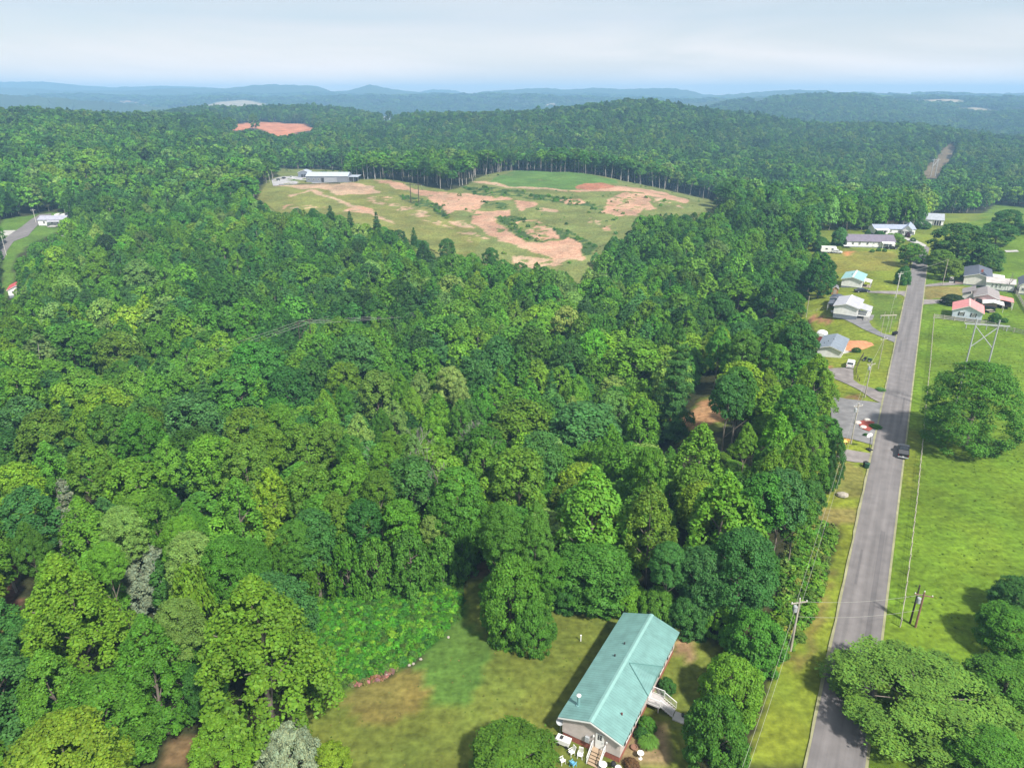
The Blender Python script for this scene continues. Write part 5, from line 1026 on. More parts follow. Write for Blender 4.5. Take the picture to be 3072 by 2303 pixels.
e, w, L, h, rs_, fd = house('roadside_house', 'taupe-roofed house behind the faded red roof', _9(935,925), _9(1460,1010), 11, 3.3, 1.3, M('rosy_siding', (.50,.33,.33), .7), TAUPE, fmat=FNDG)
MB().prism([(-w-3.6,2.8),(-w+.2,4.3),(-w+.2,4.42),(-w-3.6,2.92)], 'y', 4.5, 12).obj('wing_roof', TAUPE, e); MB().box((-w-1.5,8.3,1.5),(3.4,6.6,2.9)).obj('wing', BUFF, e); MB().box((-w+1.4,-.04,1.6),(1.6,.1,2.2)).obj('opening', DARK, e)
for x in (.4,1.9): win(e, x, 0, 2.0, .8, .9, 'f')
lean(e, w-.1, w+4.4, .5, 6.5, h-.2, h-.8, PINK, 'carport_roof'); MB().box((w+2.2,3.5,1.2),(3.4,5,.9)).obj('stored_furniture', M('dark_furniture', (.05,.03,.03), .8, .4, 4), e)
e, w, L, h, rs_, fd = house('roadside_house', 'pale blue house with faded red metal roof at the board fence', _9(510,1185), _9(1150,1290), 9.5, 3.3, 1.7, LBLUE, PINK, fmat=FNDG, found=.9, ridgecap=M('pale_red_cap', (.65,.35,.32), .5))
for x in (-1.6,1.6): win(e, x, 0, 2.3, .8, 1.0, 'f', True)
H9 = e
t = thing('canopy_tent', 'white canopy tent beside the faded red roof', 'canopy', hit(*_9(1290,1190)), H9.rotation_euler.z)
MB().prism([(-3,2.4),(0,3.1),(3,2.4),(3,2.3),(0,2.95),(-3,2.3)], 'y', -2.5, 2.5).obj('canopy_cloth', TRIM, t)
for x in (-2.9,2.9):
    for y in (-2.4,2.4): MB().bar((x,y,0),(x,y,2.35),.05).obj('pole', TRIM, t)
t = thing('patio_set', 'dark patio table and benches under the canopy tent', 'patio set', hit(*_9(1240,1235)), .2); MB().box((0,0,.72),(2.4,1.2,.08)).obj('tabletop', WOOD, t)
for y in (-1.1,1.1): MB().box((0,y,.42),(2.2,.4,.07)).obj('bench', WOOD, t)
for x in (-.9,.9): MB().box((x,0,.36),(.12,1.9,.7)).obj('leg', BLACK, t)
e, w, l2 = long_house('outbuilding', 'small white outbuilding with three windows and grey roof', _9(1440,815), 8.5, 5, 2.9, 1.2, math.radians(-28), WHITE, ribX('light_grey_roof', (.40,.37,.36)))
for x in (-2.4,-1.2,0): fwin(e, x, 1.8, .6, 1.1)
MB().box((2.6,-.04,1.5),(1.8,.1,2.0)).obj('door', TRIM, e)
e, w, L, h, rs_, fd = house('roadside_house', 'pale house with slate-blue roof cut off by the right edge', _9(1850,690), _9(2250,760), 12, 3.6, 1.9, BUFF, NAVY, fmat=FNDG)
win(e, -1.5, 0, 2, 1, 1.1, 'f')
# sheds
t = thing('arched_shed', 'red shed with arched white roof behind the slate-roofed house', 'shed', hit(*_4(455,1215)), H1.rotation_euler.z)
MB().box((0,1.5,.9),(2.8,4,1.8)).obj('wall', REDW, t); MB().prism([(1.6*math.cos(a*math.pi/10), 1.8+1.0*math.sin(a*math.pi/10)) for a in range(11)], 'y', -.6, 3.6).obj('roof', TRIM, t); MB().box((0,-.54,.9),(1.2,.08,1.7)).obj('door', REDW, t)
e, w, L, h, rs_, fd = house('shed', 'dark-roofed shed touching the pale grey roofed house', _4(540,830), _4(640,845), 4.5, 2.6, .4, M('glazed_panel', (.20,.26,.32), .5), roofmat('dark_shed_roof', (.06,.07,.10)), oh=.2, found=.1, cat='shed')
MB().box((0,-.04,1.2),(1.2,.08,1.9)).obj('door', GREY, e)
e, w, L, h, rs_, fd = house('shed', 'orange-brown shed by the tall dark tree', _4(560,765), _4(622,770), 4, 2.4, .7, M('orange_wood', (.34,.18,.08), .8, .2), roofmat('grey_shed_roof', (.15,.14,.16)), oh=.2, found=.1, cat='shed')
MB().box((0,-.04,1.1),(1.0,.08,1.8)).obj('door', WOOD, e)
# left edge
e, w, l2 = long_house('roadside_house', 'white house with grey roof beside the left-edge road', (158,678), 14, 8, 3.4, 1.6, math.radians(6), WHITE, ribX('faded_grey_roof', (.30,.30,.36)))
for x in (-4,0,3): fwin(e, x, 2.0, 1.0, 1.3)
MB().box((1.5,-2.5,.3),(4,4,.5)).obj('porch_deck', CONCM, e); MB().prism([(-2.4,2.5),(0,3.0),(0,3.1),(-2.4,2.6)], 'x', -2, 5).obj('porch_roof', LGREY, e)
for x in (-1.8,4.8): MB().box((x,-2.2,1.4),(.16,.16,2.4)).obj('post', TRIM, e)
e, w, L, h, rs_, fd = house('outbuilding', 'small white shed tucked in trees at the left', (150,705), (170,708), 6, 2.8, .8, WHITE, LGREY, oh=.25, found=.2, cat='shed')
MB().box((0,-.04,1.2),(1.0,.08,1.9)).obj('door', GREY, e)
for u, lb in ((177,'white trailer panel left of the pair'), (196,'white trailer panel right of the pair')):
    t = thing('box_trailer', lb, 'trailer', hit(u, 655), .1, 'white box trailers by the left road'); MB().box((0,0,1.5),(2.2,4.5,2.2)).obj('body', TRIM, t, bevel=.05)
    for y in (-.6,.6):
        for x in (-1.1,1.1): MB().prism([(y+.32*math.cos(a*.7854), .34+.32*math.sin(a*.7854)) for a in range(8)], 'x', x-.1, x+.1).obj('wheel', BLACK, t)
e, w, L, h, rs_, fd = house('roadside_house', 'low white house with bright red roof at the left edge', (18,868), (82,862), 9, 3.0, 1.6, WHITE, roofmat('bright_red_roof', (.55,.09,.11), .4), fmat=FNDG)
win(e, -1.6, 0, 1.8, 1, 1, 'f'); door(e, 1.2, 0, .5)
# the half-hidden house in the wood
e, w, L, h, rs_, fd = house('hidden_house', 'brown-roofed house half hidden among the left trees', (528,1372), (575,1372), 13, 5.2, 1.6, BUFF, BROWNR, fmat=FNDG, g=-5.0); win(e, 0, 0, 2.4, 1, 1.1, 'f')
# hilltop
e, w, l2 = long_house('metal_building', 'long grey metal building with pale roof on the hilltop', (982,549), 30, 13, 4.6, 2.2, math.radians(-1), ribX('grey_metal_siding', (.17,.18,.21)), ribX('silver_roof', (.36,.40,.47)))
MB().box((2.5,-.05,2.2),(9,.12,3.0)).obj('siding_panel', ribX('light_grey_siding', (.27,.28,.31)), e)
for x in (-13,-9.5,-6): fwin(e, x, 2.4, 1.4, 1.1)
MB().box((-3.2,-.04,2.0),(1.8,.1,3.0)).obj('door', DARK, e); MB().prism([(2,3.9),(13,4.3),(13,4.45),(2,4.05)], 'x', 15, 22).obj('lean_to_roof', ribX('silver_roof2', (.36,.40,.47)), e); MB().box((17.5,7,1.9),(5,9,3.6)).obj('lean_to', DARK, e)
for x in (15.2,18.5,21.8): MB().box((x,2.2,2),(.2,.2,3.9)).obj('post', GREY, e)
e, w, L, h, rs_, fd = house('garage', 'small grey garage left of the hilltop building', (893,523), (928,523), 9, 4.2, 1.6, M('slate_panel', (.16,.18,.22), .6), roofmat('silver_garage_roof', (.33,.36,.42)), oh=.25, found=.1, cat='garage')
MB().box((-1.1,-.05,1.5),(1.9,.1,2.6)).obj('garage_door', DARK, e); MB().box((1.2,-.05,1.5),(1.9,.1,2.6)).obj('garage_door', DARK, e)
e, w, l2 = long_house('farmhouse', 'tiny white house on the distant wooded ridge', (1160,359), 22, 12, 6, 4, 0.0, WHITE, ribX('tan_far_roof', (.35,.30,.26)))
for x in (-7,-2,4): fwin(e, x, 3, 2, 2)

# ---------------------------------------------------------------- vehicles
def wheels(e, wb, tr, r, n='wheel'):
    for y in (-wb/2, wb/2):
        for x in (-tr/2, tr/2):
            wl_ = MB().prism([(y+r*math.cos(a*.5236), r+r*math.sin(a*.5236)) for a in range(12)], 'x', x-.11, x+.11).obj('wheel', BLACK, e); sg = 1 if x > 0 else -1
            MB().prism([(y+r*.55*math.cos(a*.5236), r+r*.55*math.sin(a*.5236)) for a in range(12)], 'x', x+sg*.10, x+sg*.13).obj('rim', GREY, wl_)
def paint(n, c): return M(n, c, .22, .05, 2, spec=.6)
REDL = M('red_lens', (.35,.01,.01), .3); CLR = M('clear_lens', (.6,.6,.6), .2); PLATE = M('number_plate', (.7,.7,.68), .5)
def vehicle(name, label, p, rz, kind, mat, L=4.7, W=1.85, group=None):
    """nose points to local -y"""
    t = thing(name, label, {'pickup': 'truck', 'suv': 'car', 'sedan': 'car'}[kind], p, rz, group); h2 = L/2; w2 = W/2
    if kind == 'pickup':
        b = MB().prism([(-h2,.45),(h2,.5),(h2,1.08),(-.1,1.12),(-h2+1.5,1.12),(-h2+.1,.98),(-h2,.8)], 'x', -w2, w2).obj('body', mat, t, bevel=.05)
        c = MB().prism([(-h2+1.45,1.1),(-h2+2.15,1.80),(-.05+.35,1.84),(.62,1.1)], 'x', -w2+.12, w2-.12).obj('cab', mat, t, bevel=.05)
        MB().quad((-w2+.2,-h2+1.50,1.20),(w2-.2,-h2+1.50,1.20),(w2-.26,-h2+2.08,1.74),(-w2+.26,-h2+2.08,1.74)).quad((-w2+.25,.59,1.22),(w2-.25,.59,1.22),(w2-.28,.36,1.74),(-w2+.28,.36,1.74)).obj('windscreen', GLASS, c)
        for s in (-1,1): MB().quad((s*(w2-.10),-h2+1.85,1.2),(s*(w2-.10),.45,1.2),(s*(w2-.14),.30,1.70),(s*(w2-.14),-h2+2.15,1.70)).obj('side_window', GLASS, c)
        MB().box((0,h2-1.05,1.13),(W-.3,1.85,.06)).obj('bed_cover', M('dark_bed_cover', (.06,.06,.065), .6), t); tg = MB().box((0,h2+.02,.85),(W-.3,.05,.42)).obj('tailgate', mat, t); MB().box((0,h2+.06,.62),(.36,.03,.17)).obj('number_plate', PLATE, tg)
        MB().box((0,h2+.08,.5),(W-.1,.16,.18)).obj('bumper', GREY, t); zl_ = .88
    elif kind == 'suv':
        b = MB().prism([(-h2,.4),(h2,.4),(h2,1.0),(h2-.1,1.1),(-h2+1.2,1.1),(-h2+.1,.95),(-h2,.75)], 'x', -w2, w2).obj('body', mat, t, bevel=.06)
        c = MB().prism([(-h2+1.15,1.08),(-h2+1.8,1.68),(h2-.45,1.70),(h2-.12,1.08)], 'x', -w2+.1, w2-.1).obj('cabin', mat, t, bevel=.06)
        MB().quad((-w2+.2,-h2+1.16,1.16),(w2-.2,-h2+1.16,1.16),(w2-.25,-h2+1.70,1.63),(-w2+.25,-h2+1.70,1.63)).quad((-w2+.2,h2-.11,1.15),(w2-.2,h2-.11,1.15),(w2-.25,h2-.38,1.62),(-w2+.25,h2-.38,1.62)).obj('windscreen', GLASS, c)
        for s in (-1,1): MB().quad((s*(w2-.08),-h2+1.5,1.15),(s*(w2-.08),h2-.35,1.15),(s*(w2-.12),h2-.6,1.6),(s*(w2-.12),-h2+1.9,1.6)).obj('side_window', GLASS, c)
        MB().box((0,h2+.05,.5),(W-.2,.12,.2)).obj('bumper', mat, t); MB().box((0,h2+.03,.8),(.36,.03,.16)).obj('number_plate', PLATE, t); zl_ = .85
    else:
        b = MB().prism([(-h2,.38),(h2,.38),(h2,.85),(h2-.9,.98),(-h2+1.3,.95),(-h2+.1,.75),(-h2,.6)], 'x', -w2, w2).obj('body', mat, t, bevel=.06)
        c = MB().prism([(-h2+1.25,.93),(-h2+2.0,1.38),(h2-1.5,1.40),(h2-.75,.95)], 'x', -w2+.12, w2-.12).obj('cabin', mat, t, bevel=.05)
        MB().quad((-w2+.2,-h2+1.27,.98),(w2-.2,-h2+1.27,.98),(w2-.27,-h2+1.93,1.36),(-w2+.27,-h2+1.93,1.36)).quad((-w2+.2,h2-.76,1.0),(w2-.2,h2-.76,1.0),(w2-.27,h2-1.42,1.37),(-w2+.27,h2-1.42,1.37)).obj('windscreen', GLASS, c)
        for s in (-1,1): MB().quad((s*(w2-.10),-h2+1.6,.98),(s*(w2-.10),h2-1.1,.98),(s*(w2-.16),h2-1.6,1.33),(s*(w2-.16),-h2+2.1,1.33)).obj('side_window', GLASS, c)
        zl_ = .7
    for s in (-1,1):
        MB().box((s*(w2-.18),h2+.02,zl_),(.2,.05,.22)).obj('taillight', REDL, t); MB().box((s*(w2-.22),-h2-.01,zl_-.05),(.3,.05,.16)).obj('headlight', CLR, t); MB().box((s*(w2+.1),-h2+1.8,1.12 if kind != 'sedan' else .98),(.2,.12,.14)).obj('wing_mirror', BLACK, t)
    wheels(t, L*.62, W-.2, .36); return t
RANG = math.atan2(135, 236)   # road bears this far right of straight ahead
x, y, z = hit(2708, 1362); vehicle('pickup_truck', 'black pickup truck driving away on the road', (x, y, z+.1), math.pi-RANG+.03, 'pickup', paint('black_paint', (.012,.012,.014)), 5.4, 1.95)
p = hit(2551,1098); vehicle('parked_suv', 'white car parked beside the slate-roofed house', p, math.pi-RANG, 'suv', paint('white_paint', (.62,.62,.62)), 4.7, 1.85)
vehicle('parked_sedan', 'dark sedan parked below the aqua-roofed house', hit(2585,876), math.radians(92), 'sedan', paint('navy_paint', (.02,.025,.04)), 5.2)
vehicle('parked_sedan', 'pale car tucked against the pale grey roofed house', hit(2514,942), math.radians(70), 'sedan', paint('silver_paint', (.45,.47,.5)), 4.6)
vehicle('parked_sedan', 'black car parked under the small lawn tree', hit(2674,747), math.radians(88), 'sedan', paint('black_paint', (.012,.012,.014)), 5.0)
vehicle('parked_sedan', 'maroon car parked beside the large charcoal-roofed house', hit(*_9(935,685)), math.radians(-88), 'suv', paint('maroon_paint', (.12,.012,.03)), 5.2)
vehicle('parked_suv', 'small white vehicle beside the camper trailer', hit(2511,760), math.radians(60), 'suv', paint('white_paint', (.62,.62,.62)), 4.2)
vehicle('pickup_truck', 'dark pickup parked on the hilltop gravel', hit(835,543), math.radians(200), 'pickup', paint('black_paint', (.012,.012,.014)), 6.5, 2.4); vehicle('pickup_truck', 'white pickup parked beside the small hilltop garage', hit(874,536), math.radians(170), 'pickup', paint('white_paint', (.62,.62,.62)), 6, 2.2)
vehicle('parked_suv', 'black van at the wood edge of the hilltop gravel', hit(852,538), math.radians(180), 'suv', paint('black_paint', (.012,.012,.014)), 5, 2)
t = thing('camper_trailer', 'white camper trailer parked at the edge of the trees', 'camper', hit(2484,758), math.radians(75)); MB().prism([(-3.4,.5),(3.2,.5),(3.4,1.2),(3.1,2.8),(-3.0,2.9),(-3.5,1.8)], 'x', -1.2, 1.2).obj('body', TRIM, t, bevel=.1)
for y in (-1.5,1): MB().box((-1.22,y,1.9),(.05,.9,.6)).box((1.22,y,1.9),(.05,.9,.6)).obj('window', GLASS, t)
wheels(t, 1.0, 2.2, .34)
t = thing('garden_tractor', 'small dark tractor parked on the grass by the curved fence', 'tractor', hit(2601,1083), math.radians(50)); MB().box((0,-.6,.7),(.6,1.1,.5)).obj('bonnet', M('green_paint', (.03,.08,.03), .5), t, bevel=.05); MB().box((0,.45,.85),(.5,.5,.5)).obj('seat', BLACK, t, bevel=.05); MB().bar((0,-.05,.9),(0,.1,1.3),.04).obj('steering_column', BLACK, t); wheels(t, 1.4, 1.3, .38)

# ---------------------------------------------------------------- poles, lines, fences, yard things
tops = {}
def pole(key, b, vt, label, name='utility_pole', mat=None, r=.14, arm=1, tr=False, rz=0.0, group='wooden utility poles', armz=-.5):
    x, y, z = hit(*b); d = ray(b[0], vt); h = CAMH+d[2]*y/d[1]-z; t = thing(name, label, 'pole', (x, y, z), rz, group)
    MB().bar((0,0,-.3),(0,0,h),r,8,r*.7).obj('shaft', mat or POLEM, t)
    if arm:
        MB().box((0,0,h+armz),(2.2,.12,.12)).obj('crossarm', mat or POLEM, t)
        for q in (-1,0,1): MB().lathe([(.05,0),(.08,.06),(.05,.16),(.03,.2)], (q*1.0,0,h+armz+.06+(.5 if q == 0 else 0)), 8).obj('insulator', TRIM, t)
    if tr: MB().lathe([(.2,0),(.27,.06),(.27,.8),(.2,.9)], (-.42,0,h-1.8), 12).obj('transformer', GREY, t)
    tops[key] = Vector((x, y, z+h)); return t
pole('F', (2371,1951), 1797, 'utility pole with transformer beside the near roadside thicket', tr=True, r=.17, rz=.2)
pole('G', (2746,1880), 1776, 'brown utility pole with crossarm at the pasture fence', mat=M('brown_timber', (.20,.11,.08), .85, .2), tr=True, r=.16, rz=-.3)
pole('Gd', (2730,1868), 1754, 'dark bare pole leaning beside the brown pole', mat=POLED, arm=0, r=.14)
pole('E', (2552,1332), 1211, 'utility pole with transformer beside the grey parking area', tr=True, rz=.3); pole('D', (2594,1192), 1087, 'utility pole with transformer at the curving driveway', tr=True, rz=.3)
pole('D2', (2634,1106), 1012, 'slim pole on the grass above the curving driveway', arm=1, r=.10, rz=.3); pole('A', (2687,893), 817, 'white utility pole with transformer opposite the aqua-roofed house', mat=M('pale_pole', (.5,.48,.44), .8, .1), tr=True, rz=.3)
pole('B', (2827,856), 778, 'tall pale pole at the drive of the charcoal-roofed house', arm=0, r=.13); pole('C', (2418,952), 888, 'bare pole at the wood edge left of the grey-roofed house', arm=0, r=.13, mat=POLEM)
pole('L1', (108,668), 628, 'white lamp pole beside the left-edge road, farther one', mat=M('pale_pole', (.5,.48,.44), .8, .1), rz=.4); pole('L2', (19,765), 706, 'white lamp pole at the left frame edge, nearer one', mat=M('pale_pole', (.5,.48,.44), .8, .1), rz=.4)
def hframe(key, b, vt, width, label, mat, r=.18, brace=True, rz=0, h=None):
    x, y, z = hit(*b); d = ray(b[0], vt); h = h or CAMH+d[2]*y/d[1]-z; t = thing('transmission_pole', label, 'pylon', (x, y, z), rz, 'two-legged power line structures'); w = width/2
    for s in (-1,1): MB().bar((s*w,0,-.3),(s*w,0,h),r,7,r*.7).obj('leg', mat, t)
    MB().box((0,0,h-1.2),(width*2,.2,.25)).obj('crossarm', mat, t)
    if brace: MB().bar((-w,0,h-1.6),(w,0,h-1.6-width*1.1),r*.5,5).bar((w,0,h-1.6),(-w,0,h-1.6-width*1.1),r*.5,5).obj('brace', mat, t)
    for q in (-1,0,1): MB().lathe([(.07,0),(.11,.2),(.07,.5),(.10,.8),(.04,1.0)], (q*width*.9,0,h-2.3), 6).obj('insulator', GREY, t)
    tops[key] = Vector((x, y, z+h-2.3)); return t
hframe('P1', (2890,1248), 958, 4.2, 'tall steel two-legged power structure behind the lone pasture tree', STEEL, .2, True, -.25)
x, y, z = hit(911, 968, 18); t = thing('transmission_pole', 'two-legged power structure rising above the mid forest canopy', 'pylon', (x, y, z), 1.0, 'two-legged power line structures')
for s in (-1,1): MB().bar((s*2.1,0,-.3),(s*2.1,0,19),.16,7,.1).obj('leg', POLED, t)
MB().box((0,0,18.4),(7,.15,.18)).obj('crossarm', POLED, t); MB().bar((-2.1,0,18),(2.1,0,14),.1,5).bar((2.1,0,18),(-2.1,0,14),.07,5).obj('brace', POLED, t); tops['P2'] = Vector((x, y, z+18.2))
hframe('P3', (1114,538), 476, 5, 'pale two-legged power structure beside the hilltop building', STEEL, .35, True, .1); hframe('P4', (1245,608), 548, 5, 'dark two-legged power structure standing on the bare hillside', POLED, .3, False, .1)
hframe('P5', (2655,1000), 934, 2.6, 'thin pale two-legged frame on the lawn left of the road', POLEM, .09, False, .1); hframe('P6', (2798,530), 476, 6, 'distant two-legged power structure in the cleared corridor', STEEL, .4, True, .3)
hframe('P7', (765,405), 380, 5, 'dark two-legged power structure on the red clearing', POLED, .35, False, .1)
def wire(name, a, b, sag, r, label, offs=(0,), grp='overhead power wires', mat=None):
    for k, o in enumerate(offs):
        m_ = MB(); a_, b_ = Vector(a), Vector(b); d = (b_-a_); side = Vector((-d.y, d.x, 0)).normalized()*o; n = 14; pts_ = [a_.lerp(b_, i/n)+side-Vector((0,0,sag*4*(i/n)*(1-i/n))) for i in range(n+1)]
        org = pts_[0].copy()
        for i in range(n): m_.bar(pts_[i]-org, pts_[i+1]-org, r, 4)
        ob = m_.obj(name, mat or M('wire_metal', (.30,.30,.27), .5, .05)); ob.location = org
        tag(ob, label if len(offs) == 1 else label+(', left strand' if k == 0 else ', right strand' if k == len(offs)-1 else ', middle strand'), 'power line', grp)
near_end = at(2236, 2303, 46)
wire('power_line', near_end, tops['F']-Vector((0,0,.4)), .8, .016, 'wire from the near pole to the bottom edge', (-.25,.25))
wire('power_line', tops['F']-Vector((0,0,.4)), tops['E'], 1.2, .018, 'wire from the near pole to the parking area pole', (-.3,.3)); wire('power_line', tops['E'], tops['D'], .6, .02, 'wire between parking area and driveway poles', (-.3,.3))
wire('power_line', tops['D'], tops['D2'], .4, .025, 'wire between driveway pole and slim pole'); wire('power_line', tops['D2'], tops['A'], .8, .03, 'wire from slim pole to the white pole')
wire('power_line', tops['F']-Vector((0,0,.3)), tops['G']-Vector((0,0,.3)), .6, .016, 'upper wire crossing the road'); wire('power_line', tops['F']-Vector((0,0,2.6)), tops['G']-Vector((0,0,2.8)), .6, .016, 'lower wire crossing the road')
wire('power_line', tops['A'], tops['B'], .7, .03, 'wire crossing the road between white and pale poles')
lft = at(-300, 1300, 150); wire('transmission_line', lft, tops['P2'], 2, .028, 'transmission wire over the left forest', (-2.2,0,2.2)); wire('transmission_line', tops['P2'], at(1760,835,330), 4, .04, 'transmission wire over the mid forest', (-2.2,0,2.2))
wire('transmission_line', at(-260,1240,190), tops['P2']+Vector((6,6,0)), 3, .025, 'thin upper wire over the left forest')
def fence_line(name, label, pts, step, mk_post, rails, mat, hgt, rr=.03, rz=0, w0=None):
    P_2 = [Vector(hit(u, v)) for u, v in pts] if not w0 else w0; t = thing(name, label, 'fence', tuple(P_2[0])); o = P_2[0]; prev = None; cnt = 0; rl = MB()
    for a, b in zip(P_2[:-1], P_2[1:]):
        n = max(1, int((b-a).length/step))
        for i in range(n+(1 if b is P_2[-1] else 0)):
            q = a.lerp(b, i/n); q = Vector((q.x, q.y, float(Z(q.x, q.y))))-o
            if cnt < 99: p_ = mk_post(hgt); p_.parent = t; p_.location = q; cnt += 1
            if prev is not None:
                for zz in rails:
                    if rr > .04: 
                        dd = q-prev; rl.box(tuple((q+prev)/2+Vector((0,0,zz))), (dd.length,.06,.22), math.atan2(dd.y, dd.x))
                    else: rl.bar(prev+Vector((0,0,zz)), q+Vector((0,0,zz)), rr, 4)
            prev = q
    rl.obj('rails' if rr > .04 else 'wires', mat, t)
pm = {}
def mkpost(r, mat, nm='post'):
    def f(hgt):
        k = (r, mat.name, hgt)
        if k not in pm: m_ = MB().bar((0,0,-.2),(0,0,hgt),r,6); o = m_.obj(nm, mat); pm[k] = o.data; return o
        o = bpy.data.objects.new(nm, pm[k]); COL.objects.link(o); return o
    return f
fence_line('pasture_fence', 'wire fence on weathered posts along the pasture', [(2700,1880),(2711,1810),(2728,1684),(2750,1496),(2766,1335),(2779,1190),(2790,1089),(2797,1000),(2801,962)], 3.2, mkpost(.09, POLEM), (.3,.65,1.0,1.2), POLEM, 1.35, .018)
fence_line('board_fence', 'grey board fence between the red-roofed house and pasture', [(2800,955),(2956,975),(3010,990),(3072,1005),(3140,1022)], 2.6, mkpost(.13, POLEM), (.35,.8,1.25), M('grey_boards', (.36,.33,.30), .85, .2), 1.45, .1)
fence_line('board_fence', 'grey board fence running up the right edge', [(3040,872),(3055,895),(3072,925),(3100,965)], 2.6, mkpost(.13, POLEM), (.35,.8,1.25), M('grey_boards', (.36,.33,.30), .85, .2), 1.45, .1)
fence_line('garden_fence', 'curved dark fence around the slate-roofed house yard', z5((828,195),(805,235),(785,275),(768,320),(765,355),(780,390),(795,415)), 1.6, mkpost(.07, POLED), (.4,.9), POLED, 1.0, .035)
fence_line('yard_fence', 'thin wire fence behind the grey-roofed house', z4((270,975),(340,985),(430,960),(540,925)), 3, mkpost(.06, POLEM), (.5,1.0), POLEM, 1.1, .018)
fence_line('yard_fence', 'low fence below the hilltop building', [(838,558),(900,556),(960,555),(1020,554)], 5, mkpost(.15, POLED), (.6,1.1), POLED, 1.2, .05)
t = thing('basketball_hoop', 'portable basketball hoop with white board by the road', 'basketball hoop', hit(2604,1348), math.radians(200)); MB().box((0,.3,.15),(.8,1.1,.3)).obj('base', BLACK, t, bevel=.05); MB().bar((0,.3,.2),(0,0,2.9),.06).obj('pole', BLACK, t); MB().prism([(.75*math.cos(a*math.pi/9), 3.0+.48*math.sin(a*math.pi/9)) for a in range(18)], 'y', -.32, -.25).obj('backboard', TRIM, t)
hp = MB()
for a in range(12): hp.bar((.23*math.cos(a*.5236),-.6+.23*math.sin(a*.5236),2.75),(.23*math.cos((a+1)*.5236),-.6+.23*math.sin((a+1)*.5236),2.75),.02,4)
hp.obj('rim', M('orange_rim', (.5,.12,.02), .5), t)
def bin_(p, rz, mat, label, grp='wheeled bins'): t = thing('wheelie_bin', label, 'bin', p, rz, grp); MB().box((0,0,.5),(.62,.68,.95),0,1.12).obj('body', mat, t, bevel=.03); MB().box((0,0,1.02),(.74,.82,.08)).obj('lid', mat, t); MB().bar((-.3,.34,.12),(.3,.34,.12),.11,8).obj('wheel', BLACK, t)
bin_(hit(2596,1400), .4, BLACK, 'black bin beside the lower gravel driveway'); bin_(hit(2600,1404), .9, M('green_bin', (.02,.08,.04), .5), 'green bin beside the black bin'); bin_(hit(2687,1004), .2, BLACK, 'black bin at the asphalt driveway mouth, taller'); bin_(hit(2680,1006), .8, BLACK, 'black bin at the asphalt driveway, farther from road')
t = thing('play_table', 'small yellow-topped table on the orange soil', 'table', hit(2527,1332)); MB().box((0,0,.7),(1.6,1.0,.1)).obj('tabletop', M('yellow_plastic', (.65,.60,.12), .5), t)
for x in (-.65,.65):
    for y in (-.35,.35): MB().box((x,y,.33),(.1,.1,.66)).obj('leg', BLACK, t)
t = thing('boulder', 'large pale boulder on the roadside lawn', 'boulder', hit(2526,1488)); m_ = MB().lathe([(.5,0),(.9,.2),(.8,.55),(.3,.8)], k=9); m_.v = [(x*(1.0+.3*rsq.rand()), y*(.8+.3*rsq.rand()), z) for x, y, z in m_.v]; m_.obj('stone', M('fieldstone', (.42,.38,.33), .9, .2), t)
drape('mulch_bed', z5((785,762),(860,748),(925,768),(905,830),(880,848),(840,835),(800,812)), M('red_mulch', (.26,.055,.04), .95, .25, 12), .24)
for (a, b), lb in (((785,775),'left'), ((828,812),'lower'), ((862,752),'upper')): 
    t = thing('landscape_stone', 'white stone at the %s side of the red mulch bed' % lb, 'stone', hit(*_5(a,b)), 0, 'stones round the red mulch bed'); m_ = MB().lathe([(.45,0),(.7,.15),(.5,.45),(.15,.55)], k=8); m_.v = [(x*(1+.3*rsq.rand()), y*(.8+.3*rsq.rand()), z) for x, y, z in m_.v]; m_.obj('stone', M('white_stone', (.55,.50,.46), .9, .15), t)
bush(hit(*_5(935,812)), 2.3, .8, TINT['vine'], 'low round green bush beside the red mulch bed', seed=1); bush(hit(*_5(850,880)), 1.0, .6, TINT['dark'], 'tiny dark shrub below the mulch bed', seed=2)
bush(hit(*_5(980,490)), 2.2, .6, (.10,.26,.06), 'pale green bush at the curving driveway mouth', seed=0); bush(hit(*_5(770,160)), 2.4, 1.3, TINT['dark'], 'dark shrub below the orange soil mound', seed=2); bush(hit(*_4(1590,900)), 6.5, 3.6, (.03,.06,.02), 'dark evergreen shrub left of the faded red roof', seed=1)
bush(hit(*_9(1345,1440)), 3.4, 3.0, TINT['dark'], 'dark garden shrub behind the board fence', seed=0)
for i, (a, b) in enumerate(((700,560),(790,585),(960,440),(1010,445),(905,450))): bush(hit(*(_4(1160,690) if i == 0 else _4(a,b) if i > 1 else _4(2040,1050))), 2.0, 1.4, TINT['mid'], ('small shrub beside the white pole','vegetable shrub behind the board fence','flower shrub before the purple-roofed house','round shrub at its right corner','low shrub under its front wall')[i], seed=i)
x, y, _ = hit(*_5(780,115)); t = thing('soil_mound', 'heap of orange soil beside the slate-roofed house', 'mound', (x, y, float(Z(x,y)))); r_ = np.random.RandomState(9); n = 26; V = []
for j in range(n):
    for i in range(n):
        a, b = (i/(n-1)-.5)*2, (j/(n-1)-.5)*2; k = max(0, 1-(a*a+b*b)); V.append((a*8.5+b*1.5, b*6.0, .9*k**.7+.45*k*(fbm(np.array([i*.35]), np.array([j*.35]), 3)[0])*2-.12))
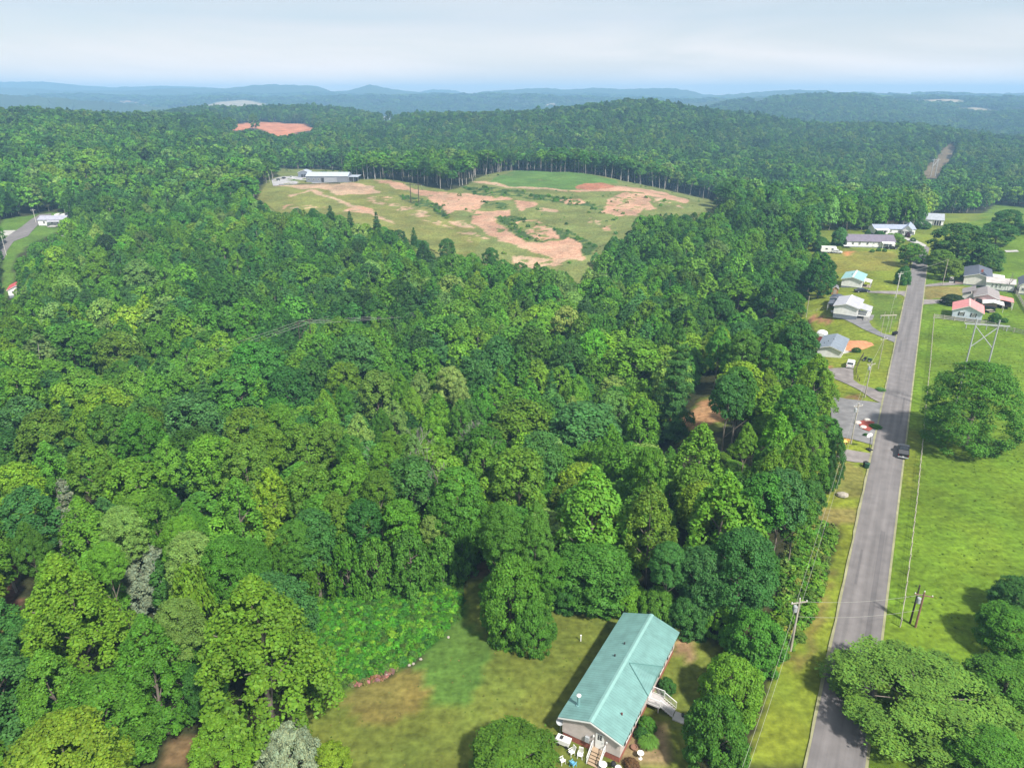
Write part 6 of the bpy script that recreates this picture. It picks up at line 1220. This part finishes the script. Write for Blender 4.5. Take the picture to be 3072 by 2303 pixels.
g = (np.arange(n-1)[:,None]*n+np.arange(n-1)[None,:]).ravel(); me = mesh_np('soil', V, np.stack([g,g+1,g+n+1,g+n],1), M('orange_soil', (.42,.19,.09), .95, .22, 1.2, bump=.1), True); o = bpy.data.objects.new('soil', me); COL.objects.link(o); o.parent = t
# bare dead tree by the right-hand outbuilding, dead snags in the wood
def dead_tree(p, h, label, seed, col=(.30,.28,.27)):
    r_ = random.Random(seed); t = thing('dead_tree', label, 'tree', p); m_ = MB(); m_.bar((0,0,-.2),(0,0,h*.5),.03*h/2,6,.015*h/2)
    def br(p0, d, l, r, k):
        p1 = p0+d*l; m_.bar(p0, p1, r, 4, r*.5)
        if k: 
            for _ in range(3): br(p1, (d+Vector((r_.uniform(-.8,.8), r_.uniform(-.8,.8), r_.uniform(-.1,.6)))).normalized(), l*.62, r*.5, k-1)
    for _ in range(5): br(Vector((0,0,h*(.3+.2*r_.random()))), Vector((r_.uniform(-.8,.8), r_.uniform(-.8,.8), .8)).normalized(), h*.25, .02*h/2, 3)
    m_.obj('branches', M('dead_wood', col, .9, .2), t)
dead_tree(hit(*_9(1590,850)), 7, 'bare grey tree beside the small white outbuilding', 1, (.16,.15,.14)); x, y, z = hit(1275,1392,15); dead_tree((x, y, z), 17, 'bare pink-grey snag poking through the mid forest canopy', 2)
x, y, z = hit(1445,1285,17); dead_tree((x, y, z), 18.5, 'thin bleached snag above the centre canopy', 3, (.5,.5,.5)); x, y, z = hit(1198,1290,16); dead_tree((x, y, z), 17, 'thin pale snag left of the bleached one', 5, (.4,.38,.36))
t = thing('bare_trunk', 'pale leaning trunk beside the dirt clearing in the left wood', 'tree', hit(372,1490)); MB().bar((0,0,-.3),(-1.5,1,9),.28,7,.14).obj('trunk', M('pale_bark', (.38,.34,.32), .9, .2), t)
t = thing('bare_trunk', 'pale slim trunk at the left frame edge', 'tree', hit(50,1775)); MB().bar((0,0,-.3),(-.8,.3,7),.2,7,.12).obj('trunk', M('pale_bark', (.38,.34,.32), .9, .2), t)
